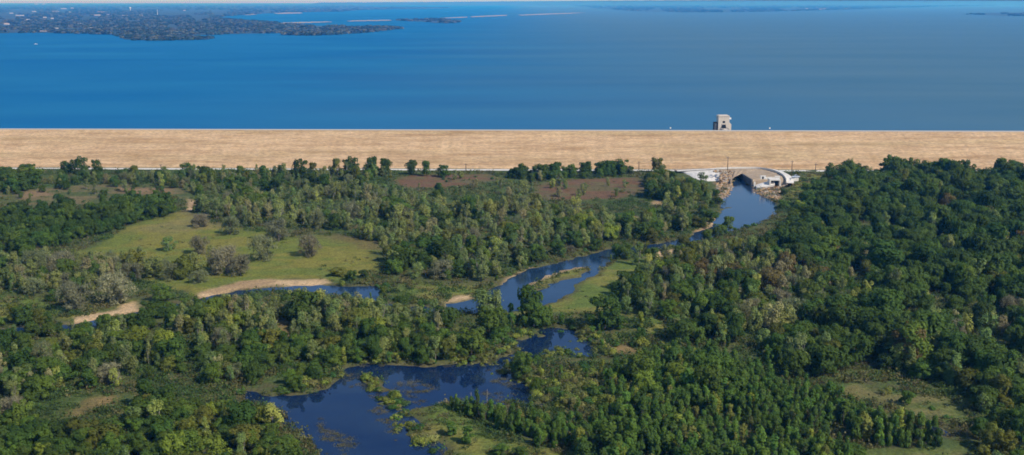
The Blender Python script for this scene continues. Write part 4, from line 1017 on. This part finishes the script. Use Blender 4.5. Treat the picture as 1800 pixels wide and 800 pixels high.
# wall with openings
mb = MB()
def fbx(x0, x1, z0, z1, y0=0., y1=8.5): mb.box(((x0 + x1) / 2, (y0 + y1) / 2, (z0 + z1) / 2), (x1 - x0, y1 - y0, z1 - z0))
hw = tw / 2
fbx(-hw, hw, -6, h, .6, 8.6)
fw0 = [(-hw, -1.9, -6, h), (1.9, hw, -6, h), (-1.9, 1.9, dz + 3.4, dz + 4.2), (-1.9, 1.9, dz + 6.0, h), (-1.9, -1.0, dz + 4.2, dz + 6.0), (1.0, 1.9, dz + 4.2, dz + 6.0), (-1.9, 1.9, -6, dz)]
for q_ in fw0: fbx(*q_, 0, .6)
mb.build('wall', M_conc, T)
mb = MB(); mb.box((0, 4.3, h + .2), (tw + .5, 9.2, .4)); mb.box((0, 4.3, h + .6), (tw - 1, 7.6, .4)); mb.build('roof', M_conc, T)
MB().box((0, .5, dz + 1.7), (3.7, .2, 3.4)).build('doorway', M_glass, T)
MB().box((0, .5, dz + 5.1), (1.95, .2, 1.75)).build('window', M_glass, T)
MB().prism([(-2.2, 0, dz), (2.2, 0, dz), (2.2, 0, dz + 2.3), (1.4, 0, dz + 3.2), (0, 0, dz + 3.6), (-1.4, 0, dz + 3.2), (-2.2, 0, dz + 2.3), (-1.9, 0, dz + 2.2), (-1.2, 0, dz + 2.9), (0, 0, dz + 3.2), (1.2, 0, dz + 2.9), (1.9, 0, dz + 2.2), (1.9, 0, dz + .02), (-1.9, 0, dz + .02)], (0, -.12, 0)).build('door_frame', M_conc, T)
mb = MB(); mb.box((-hw - 1.4, 4.5, (dz + 4.5) / 2 - 2), (2.8, 7, dz + 4.5 + 4)); mb.box((-hw - 1.4, 4.5, dz + 4.65 - .3), (3.2, 7.4, .3)); mb.build('annex', M_steelshade, T)  # whole annex coloured dark as the tower's shaded side
MB().prism([(hw, 1, -4), (hw + 1.9, 1, -4), (hw + 1.9, 1, dz + 3.2), (hw + .8, 1, dz + 4.4), (hw, 1, dz + 4.4)], (0, 6, 0)).build('buttress', M_conc, T)
mb = MB(); mb.box((hw + .9, 3, dz + 7.2), (1.8, 3, .2)); mb.box((hw + 1.75, 3, dz + 7.9), (.08, 3, 1.2)); mb.box((hw + .9, 1.54, dz + 7.9), (1.8, .08, 1.2)); mb.box((hw + .9, 4.46, dz + 7.9), (1.8, .08, 1.2)); mb.build('balcony', M_white, T)
mb = MB(); mb.box((0, -6.2, dz - .25), (4.4, 12.3, .5)); mb.build('bridge_deck', M_conc, T)
for sx in (-1, 1):
    mb = MB(); mb.box((sx * 2.1, -6.2, dz + 1.05), (.1, 12.3, .08)); mb.box((sx * 2.1, -6.2, dz + .6), (.1, 12.3, .06))
    for k in range(7): mb.box((sx * 2.1, -12 + k * 1.95, dz + .53), (.1, .1, 1.05))
    mb.build('railing', M_steelshade, T)
# little white markers on the crest
for px, lb in ((1178.5, 'small white marker box on the dam crest left of the tower'), (1353, 'small pale marker box on the dam crest right of the tower')):
    ym = y_at(px, top_y0 + 9); a = at(px, 228, ym)
    o = empty('marker_box', lb, 'marker', (a.x, ym, DAM_H))
    MB().tube((0, 0, -.3), (0, 0, 1.3), .12, .12, 8).build('post', M_steelshade, o)
    MB().box((0, 0, 1.6), (.95, .6, .95)).build('cabinet', M_white, o)
    MB().prism([(-.55, -.4, 2.08), (.55, -.4, 2.08), (.55, .4, 2.08), (-.55, .4, 2.08)], (0, 0, .12)).build('cap', M_conc, o)

# ------------------------------------------------------------------ outlet works
M_oconc = plain('weathered_concrete', (.46, .36, .25), (.30, .22, .14), .5, bump=.8)
M_whitec = plain('white_concrete', (.86, .80, .71), (.68, .60, .49), .35, bump=.2)
M_berm = plain('dry_bank', (.50, .38, .25), (.30, .21, .13), .45, bump=.8)
M_scour = plain('scoured_rock', (.50, .33, .19), (.24, .15, .09), .5, bump=.9)
YF, YB = 711.0, 745.0
O = empty('outlet_works', 'pale concrete outlet channel with dark tunnel mouth at the dam toe', 'outlet', (0, 0, 0))
zb = RIVER_Z - 2.2
wTB, wTN = at(1301, 303.4, YB), at(1321, 315.6, YF)          # top edge of the right hand channel wall, back and near
lTB, lTN = at(1288, 304.8, YB), at(1286, 318.5, YF + 3)
def wall_seg(a_, b_, th):
    mb = MB()
    mb.v = [(a_.x, a_.y, a_.z), (b_.x, b_.y, b_.z), (b_.x, b_.y, zb), (a_.x, a_.y, zb), (a_.x + th, a_.y, a_.z), (b_.x + th, b_.y, b_.z), (b_.x + th, b_.y, zb), (a_.x + th, a_.y, zb)]
    mb.f = [(0, 1, 2, 3), (7, 6, 5, 4), (0, 4, 5, 1), (1, 5, 6, 2), (2, 6, 7, 3), (3, 7, 4, 0)]
    return mb
M_shadewall = plain('shaded_wall', (.20, .19, .17), (.08, .08, .075), .5, bump=.5)  # right wall concrete darkened in its colour for the side facing away from sun
wall_seg(wTB, wTN, .9).build('channel_wall', M_shadewall, O)
wall_seg(lTB, lTN, -.9).build('channel_wall', M_oconc, O)
# end wall with the arched tunnel mouth
n = 20
cx_, hw_ = (lTB.x + wTB.x) / 2, (wTB.x - lTB.x) / 2 - .35
top_ = wTB.z - .5
ring = [(cx_ - hw_, zb)] + [(cx_ - hw_ * math.cos(math.pi * i / (n - 2)), .9 + (top_ - .9) * math.sin(math.pi * i / (n - 2))) for i in range(n - 1)] + [(cx_ + hw_, zb)]
n = len(ring)
outer_ = [(lTB.x - .9, zb)] + [(lTB.x - .9 + (wTB.x + .9 - lTB.x + .9) * i / (n - 3), wTB.z + .5) for i in range(n - 2)] + [(wTB.x + .9, zb)]
mb = MB()
mb.v = [(x_, YB + .05, z_) for x_, z_ in outer_] + [(x_, YB + .05, z_) for x_, z_ in ring] + [(x_, YB + 1.2, z_) for x_, z_ in outer_] + [(x_, YB + 1.2, z_) for x_, z_ in ring]
for i in range(n - 1): mb.f += [(i, i + 1, n + i + 1, n + i), (2 * n + i, 3 * n + i, 3 * n + i + 1, 2 * n + i + 1), (i, 2 * n + i, 2 * n + i + 1, i + 1), (n + i, n + i + 1, 3 * n + i + 1, 3 * n + i)]
mb.build('headwall', M_oconc, O)
mb = MB(); mb.v = [(x_, YB + 1.2, z_) for x_, z_ in ring] + [(cx_ + (x_ - cx_) * .9, YB + 14, z_ * .8) for x_, z_ in ring]
for i in range(n - 1): mb.f.append((i, i + 1, n + i + 1, n + i))
mb.f.append(tuple(range(n, 2 * n)))
mb.build('tunnel', plain('shaded_tunnel', (.05, .05, .05), (.03, .03, .03), .3), O)  # lining coloured near black to paint in the shade of the tunnel
# rim road, berm and apron
rimP = [at(*q_) for q_ in ((1190, 300.5, 766), (1215, 299.2, 764), (1240, 298, 760), (1258, 296.8, 757), (1290, 295.6, 757), (1326, 295.4, 756), (1346, 297.0, 752), (1362, 300, 745), (1375, 304.5, 735), (1384, 310, 720), (1389, 317, 711), (1389, 322, 704))]
def spline(pts, k=6):
    out = []
    for i in range(len(pts) - 1):
        p0, p1, p2, p3 = pts[max(i - 1, 0)], pts[i], pts[i + 1], pts[min(i + 2, len(pts) - 1)]
        for j in range(k):
            t = j / k
            out.append(.5 * ((2 * p1) + (p2 - p0) * t + (2 * p0 - 5 * p1 + 4 * p2 - p3) * t * t + (3 * p1 - p0 - 3 * p2 + p3) * t ** 3))
    return out + [pts[-1]]
rim = spline(rimP)
def ribbon(pts, w0, w1, dz=0, thick=.35):
    mb = MB(); n = len(pts)
    for i, p in enumerate(pts):
        d = (pts[min(i + 1, n - 1)] - pts[max(i - 1, 0)]); d.z = 0; d.normalize(); s = Vector((-d.y, d.x, 0))
        for off, z in ((w0, 0), (w1, 0), (w1, -thick), (w0, -thick)): mb.v.append(tuple(p + s * off + Vector((0, 0, z + dz))))
    for i in range(n - 1):
        for a, b in ((0, 1), (1, 2), (2, 3), (3, 0)): mb.f.append((4 * i + a, 4 * i + 4 + a, 4 * i + 4 + b, 4 * i + b))
    mb.f += [(0, 1, 2, 3), (4 * n - 1, 4 * n - 2, 4 * n - 3, 4 * n - 4)]
    return mb
ribbon(rim, -2.2, 2.2, .25).build('rim_road', M_whitec, O)
ribbon(rim[18:], -2.75, -2.3, 1.15, 1.2).build('parapet', M_whitec, O)
# berm: outside bank down to the dam face / ground, inside bank down to the headwall line
def loft(A, B, k, jit=.25):
    n = len(A); V_, F_ = [], []
    rr = random.Random(4)
    for i in range(n):
        for j in range(k + 1):
            p = A[i].lerp(B[i], j / k)
            if 0 < j < k: p = p + Vector((rr.uniform(-jit, jit), rr.uniform(-jit, jit), rr.uniform(-jit, jit)))
            V_.append(tuple(p))
    for i in range(n - 1):
        for j in range(k):
            q = i * (k + 1) + j; F_.append((q, q + k + 1, q + k + 2, q + 1))
    mb = MB(); mb.v, mb.f = V_, F_; return mb
nr = len(rim)
def along(P_, k):
    cum = [0]
    for a_, b_ in zip(P_, P_[1:]): cum.append(cum[-1] + (b_ - a_).length)
    out = []
    for i in range(k):
        s_ = cum[-1] * i / (k - 1)
        j = max(j for j in range(len(cum) - 1) if cum[j] <= s_ + 1e-9); out.append(P_[j].lerp(P_[j + 1], (s_ - cum[j]) / (cum[j + 1] - cum[j])))
    return out
def gp(px, py, z): return Vector((*G(px, py, z), z))
lowL = [gp(1197, 303.2, -.2), gp(1212, 309, -.2), gp(1227, 317, -.2), gp(1248, 319, -.2), gp(1266, 318, -.2), gp(1271, 321, -.4)]
cut = 19
loft([p + Vector((0, 0, -.05)) for p in rim[:cut + 1]], along(lowL, cut + 1), 6, .08).build('apron', M_whitec, O)
low = [lowL[-1], lTN + Vector((-1, .2, -3)), lTN + Vector((-.85, 0, -.3)), lTN.lerp(lTB, .5) + Vector((-.85, 0, -.2)), lTB + Vector((-.9, 1, -.1)), lTB + Vector((0, 1.25, .75)), wTB + Vector((0, 1.25, .4)), wTB + Vector((.85, .5, -.05)), wTB.lerp(wTN, .33) + Vector((.85, 0, -.1)), wTB.lerp(wTN, .66) + Vector((.85, 0, -.1)), wTN + Vector((.85, 0, -.2)), wTN + Vector((1.2, -.3, -4)), at(1352, 332, 708), at(1366, 331, 704), at(1378, 328, 701)]
for p in low: p.z = max(p.z, RIVER_Z - 1)
loft([p + Vector((0, 0, -.05)) for p in rim[cut:]], along(low, nr - cut), 7).build('bank', M_berm, O)
outr = [Vector((p.x + (8 if i > nr * .75 else 0), p.y + (40 if i < nr * .8 else 14), -1.5)) for i, p in enumerate(rim)]
loft([p + Vector((0, 0, -.06)) for p in rim], outr, 5).build('back_bank', M_berm, O)
# white walls and box culvert on the right bank
def wallbox(px0, px1, py0, py1, Yd, dep, name, mat, parent=O):
    a, b = at(px0, py0, Yd), at(px1, py1, Yd)
    return MB().box(((a.x + b.x) / 2, Yd + dep / 2, (a.z + b.z) / 2), (b.x - a.x, dep, a.z - b.z)).build(name, mat, parent)
CB = empty('box_culvert', 'white concrete culvert box with dark square opening on the right bank', 'culvert')
wallbox(1353, 1372, 315.5, 317.6, 699, 6, 'lintel', M_whitec, CB); wallbox(1353, 1355, 317.65, 327, 699, 6, 'side_wall', M_whitec, CB); wallbox(1370.5, 1372, 317.65, 327, 699, 6, 'side_wall', M_whitec, CB); wallbox(1355.1, 1370.4, 317.7, 327, 703, 1, 'opening', M_dark, CB)
SW = empty('gauge_wall', 'low white concrete walls with notched tops above the right bank', 'wall')
wallbox(1337, 1346, 309, 315, 705, 1, 'wall', M_whitec, SW); wallbox(1346.1, 1362, 311.5, 315.5, 706, 1, 'wall', M_whitec, SW); wallbox(1362.2, 1371, 309.5, 314.5, 708, 1, 'wall', M_whitec, SW); wallbox(1340, 1342.5, 310.5, 315, 704.85, .1, 'opening', M_dark, SW)
# pale ledge curving to the water
led = [at(*q_) for q_ in ((1328, 326, 706), (1338, 322.5, 706), (1350, 319.5, 705), (1362, 318, 704), (1362, 325, 699), (1345, 329, 698), (1330, 330, 699))]
MB().prism([p + Vector((0, 0, .3)) for p in led], (0, .3, -1.2)).build('ledge', M_whitec, O)
a = at(1326.5, 322, 705); 
G1 = empty('gauge_post', 'short white gauge post beside the tunnel mouth', 'post', (a.x, 705, 0))
MB().box((0, 0, a.z * .5 - .2), (1.1, .8, a.z + 1.2)).build('base', M_whitec, G1); MB().box((0, 0, a.z + .65), (.7, .5, .5)).build('head', M_whitec, G1)

# rocks
def rock_mesh(r):
    bm = bmesh.new(); bmesh.ops.create_icosphere(bm, subdivisions=1, radius=1)
    for v_ in bm.verts: v_.co *= r.uniform(.7, 1.15); v_.co.z *= .7
    me = bpy.data.meshes.new('rock'); bm.to_mesh(me); bm.free(); return me
rms = []
for j, c in enumerate([(.44, .30, .18), (.52, .44, .34), (.26, .17, .11), (.60, .36, .16)]):
    me = rock_mesh(random.Random(j)); me.materials.append(plain(f'rock_{j}', c, None, .8)); rms.append(me)
r = np.random.default_rng(8); pts, scs = [], []
def rocks(px0, px1, py0, py1, Y0, Y1, n, s0, s1):
    for _ in range(n):
        u, w_ = r.random(), r.random()
        p = at(px0 + (px1 - px0) * u, py0 + (py1 - py0) * w_, Y0 + (Y1 - Y0) * w_); pts.append(tuple(p)); s = r.uniform(s0, s1); scs.append((s, s, s))
rocks(1266, 1286, 304, 326, 738, 713, 190, .5, 1.3); rocks(1254, 1286, 299, 303, 743, 736, 40, .5, 1.1); 
def bank_rocks(poly, n, s0, s1):
    k = 0
    while k < n:
        a_, b_ = r.uniform(min(p[0] for p in poly), max(p[0] for p in poly)), r.uniform(min(p[1] for p in poly), max(p[1] for p in poly))
        if not inside(poly, np.array([a_]), np.array([b_]))[0]: continue
        x_, y_ = G(a_, b_, .2); pts.append((x_, y_, float(ground_z(np.array([x_]), np.array([y_]))[0]))); s_ = r.uniform(s0, s1); scs.append((s_, s_, s_)); k += 1
bank_rocks([(1258, 322), (1290, 322), (1288, 336), (1276, 346), (1266, 350)], 170, .4, 1.1); bank_rocks([(1322, 328), (1372, 327), (1374, 338), (1366, 352), (1346, 344), (1324, 336)], 230, .4, 1.2)
rocks(1340, 1372, 326, 334, 703, 694, 50, .4, 1.0)
scatter('rubble', 'brown and orange riprap rubble on both banks of the outlet', rms, pts, r.uniform(0, 6.28, len(pts)), scs, r.integers(0, 4, len(pts)))

# utility poles
M_wood = plain('weathered_wood', (.13, .10, .075), (.07, .055, .04), 2)
def pole(px, py, Yd, hpx, lb):
    a = at(px, py, Yd); hh = hpx * Yd / F
    o = empty('utility_pole', lb, 'utility pole', (a.x, Yd, a.z), ang, 'wooden utility poles along the dam toe')
    MB().tube((0, 0, -1), (0, 0, hh), .28, .18, 8).build('shaft', M_wood, o)
    mb = MB(); mb.box((0, -.3, hh - .7), (2.6, .16, .2)); mb.build('crossarm', M_wood, o)
    for sx in (-1.1, 0, 1.1): MB().tube((sx, -.3, hh - .6), (sx, -.3, hh - .25), .09, .07, 6).build('insulator', M_whitec, o)
pole(1279, 297, 744, 22, 'dark utility pole rising behind the outlet tunnel'); pole(1391.5, 306, 728, 24, 'thin utility pole at the curved end of the outlet road'); pole(1433.5, 299, 746, 12, 'short utility pole beside the right wood'); pole(1123, 297, 770, 13, 'utility pole above the hedge by the service road'); pole(819, 297, 776, 10, 'utility pole near the lone roadside trees')
pole(283, 296, 778, 8, 'utility pole beside the road on the far left')

# parked truck on a pale pad beside the outlet road
M_paint = plain('grey_paint', (.62, .66, .72), (.55, .59, .65), .5, rough=.35, bump=0)
M_tyre = plain('tyre_rubber', (.02, .02, .02), (.015, .015, .015), 3, bump=0)
a = at(1397, 313.2, 716)
pad = [at(1389, 313.5, 715), at(1404, 312.5, 717), at(1404, 314.6, 711), at(1390, 315.6, 710)]
MB().prism([p + Vector((0, 0, .2)) for p in pad], (0, 0, -1.6)).build('parking_pad', M_whitec, None, kind='structure', label='small pale parking pad beside the outlet road')
TK = empty('pickup_truck', 'pale grey pickup truck parked on the pad beside the outlet road', 'truck', (a.x, 713.6, at(1397, 313.4, 713.6).z + .35), .12)
body = [(-2.6, .45), (2.6, .45), (2.62, 1.0), (1.4, 1.1), (-2.6, 1.12)]
MB().prism([(x_, -.9, z_) for x_, z_ in body], (0, 1.8, 0)).build('body', M_paint, TK)
MB().prism([(x_, -.85, z_) for x_, z_ in [(-.7, 1.125), (1.35, 1.105), (.75, 1.85), (-.6, 1.88)]], (0, 1.7, 0)).build('cab', M_paint, TK)
MB().prism([(x_, -.862, z_) for x_, z_ in [(-.5, 1.2), (1.05, 1.2), (.65, 1.75), (-.45, 1.78)]], (0, .01, 0)).build('window', M_glass, TK)
MB().prism([(1.3, -.75, 1.2), (1.3, .75, 1.2), (.82, .7, 1.8), (.82, -.7, 1.8)], (.06, 0, .04)).build('windscreen', M_glass, TK)
for sx in (-1.6, 1.6):
    for sy in (-.92, .92):
        w_ = MB().tube((sx, sy - .11, .38), (sx, sy + .11, .38), .38, .38, 14).build('wheel', M_tyre, TK)
        MB().tube((sx, sy - .125, .38), (sx, sy + .125, .38), .2, .2, 10).build('rim', M_paint, w_)

# bare snag standing in the pond
a = G(856, 706)
SN = empty('dead_snag', 'thin grey dead trunk standing in the open pond water', 'dead tree', (a[0], a[1], RIVER_Z))
MB().tube((0, 0, -1), (.1, 0, 4.6), .13, .05, 6).tube((.05, 0, 3.0), (.6, .1, 3.9), .05, .02, 5).build('trunk', M_palebark, SN)
a = G(828, 697)
SN = empty('dead_snag', 'short grey dead stub in the pond left of the taller snag', 'dead tree', (a[0], a[1], RIVER_Z))
MB().tube((0, 0, -1), (.05, 0, 2.0), .12, .06, 6).tube((.03, 0, 1.2), (-.4, 0, 1.7), .05, .02, 5).build('trunk', M_palebark, SN)

# ------------------------------------------------------------------ haze
HAZE = 1
if HAZE:
    hz = bpy.data.materials.new('haze'); hz.use_nodes = True; t = hz.node_tree; t.nodes.clear()
    out = t.nodes.new('ShaderNodeOutputMaterial'); vs = t.nodes.new('ShaderNodeVolumeScatter')
    vs.inputs['Color'].default_value = (.05, .36, .95, 1); vs.inputs['Density'].default_value = .8e-4; vs.inputs['Anisotropy'].default_value = .1
    t.links.new(vs.outputs[0], out.inputs['Volume'])
    mb = MB(); mb.box((0, 32000, 60), (90000, 68000, 140))
    o = mb.build('haze', hz, kind='stuff', label='thin blue summer haze in the air over land and lake')

# ------------------------------------------------------------------ light, sky, camera
SUN_AZ, SUN_EL = R(128), R(43)
w = bpy.data.worlds.new('World'); scene.world = w; w.use_nodes = True
nt = w.node_tree; bg = nt.nodes['Background']
sky = nt.nodes.new('ShaderNodeTexSky'); sky.sky_type = 'NISHITA'; sky.sun_disc = False
sky.sun_elevation = SUN_EL; sky.sun_rotation = SUN_AZ; sky.air_density = 1.0; sky.dust_density = .5; sky.ozone_density = 1.5
tintn = nt.nodes.new('ShaderNodeMix'); tintn.data_type = 'RGBA'; tintn.blend_type = 'MULTIPLY'; tintn.inputs[0].default_value = 1
tintn.inputs[7].default_value = (.74, .90, 1.10, 1)
nt.links.new(sky.outputs[0], tintn.inputs[6]); nt.links.new(tintn.outputs[2], bg.inputs['Color']); bg.inputs['Strength'].default_value = .125
sd = bpy.data.lights.new('sun', 'SUN'); sd.energy = 4.0; sd.angle = R(.5); sd.color = (1, .95, .87)
so = bpy.data.objects.new('sun', sd); COL.objects.link(so)
tow = Vector((math.cos(SUN_EL) * math.sin(SUN_AZ), math.cos(SUN_EL) * math.cos(SUN_AZ), math.sin(SUN_EL)))
so.rotation_euler = tow.to_track_quat('Z', 'Y').to_euler()
cd = bpy.data.cameras.new('camera'); cam = bpy.data.objects.new('camera', cd); COL.objects.link(cam)
cd.sensor_width = 36; cd.sensor_fit = 'HORIZONTAL'; cd.lens = 36 * F / 1800; cd.clip_start = 1; cd.clip_end = 200000
cam.location = (0, 0, H); cam.rotation_euler = (math.pi / 2 - PITCH, 0, 0)
scene.camera = cam
scene.view_settings.view_transform = 'Standard'; scene.view_settings.look = 'None'; scene.view_settings.exposure = 0
scene.cycles.max_bounces = 5; scene.cycles.diffuse_bounces = 3; scene.cycles.glossy_bounces = 3; scene.cycles.transmission_bounces = 2; scene.cycles.volume_bounces = 1
scene.cycles.caustics_reflective = False; scene.cycles.caustics_refractive = False
scene.cycles.use_denoising = True
scene.cycles.filter_width = 1.7
print('chosen', {k: sum(1 for t in chosen if t['k'] == k) for k in SHAPES}, 'rest', {k: len(v_) for k, v_ in rest.items()})
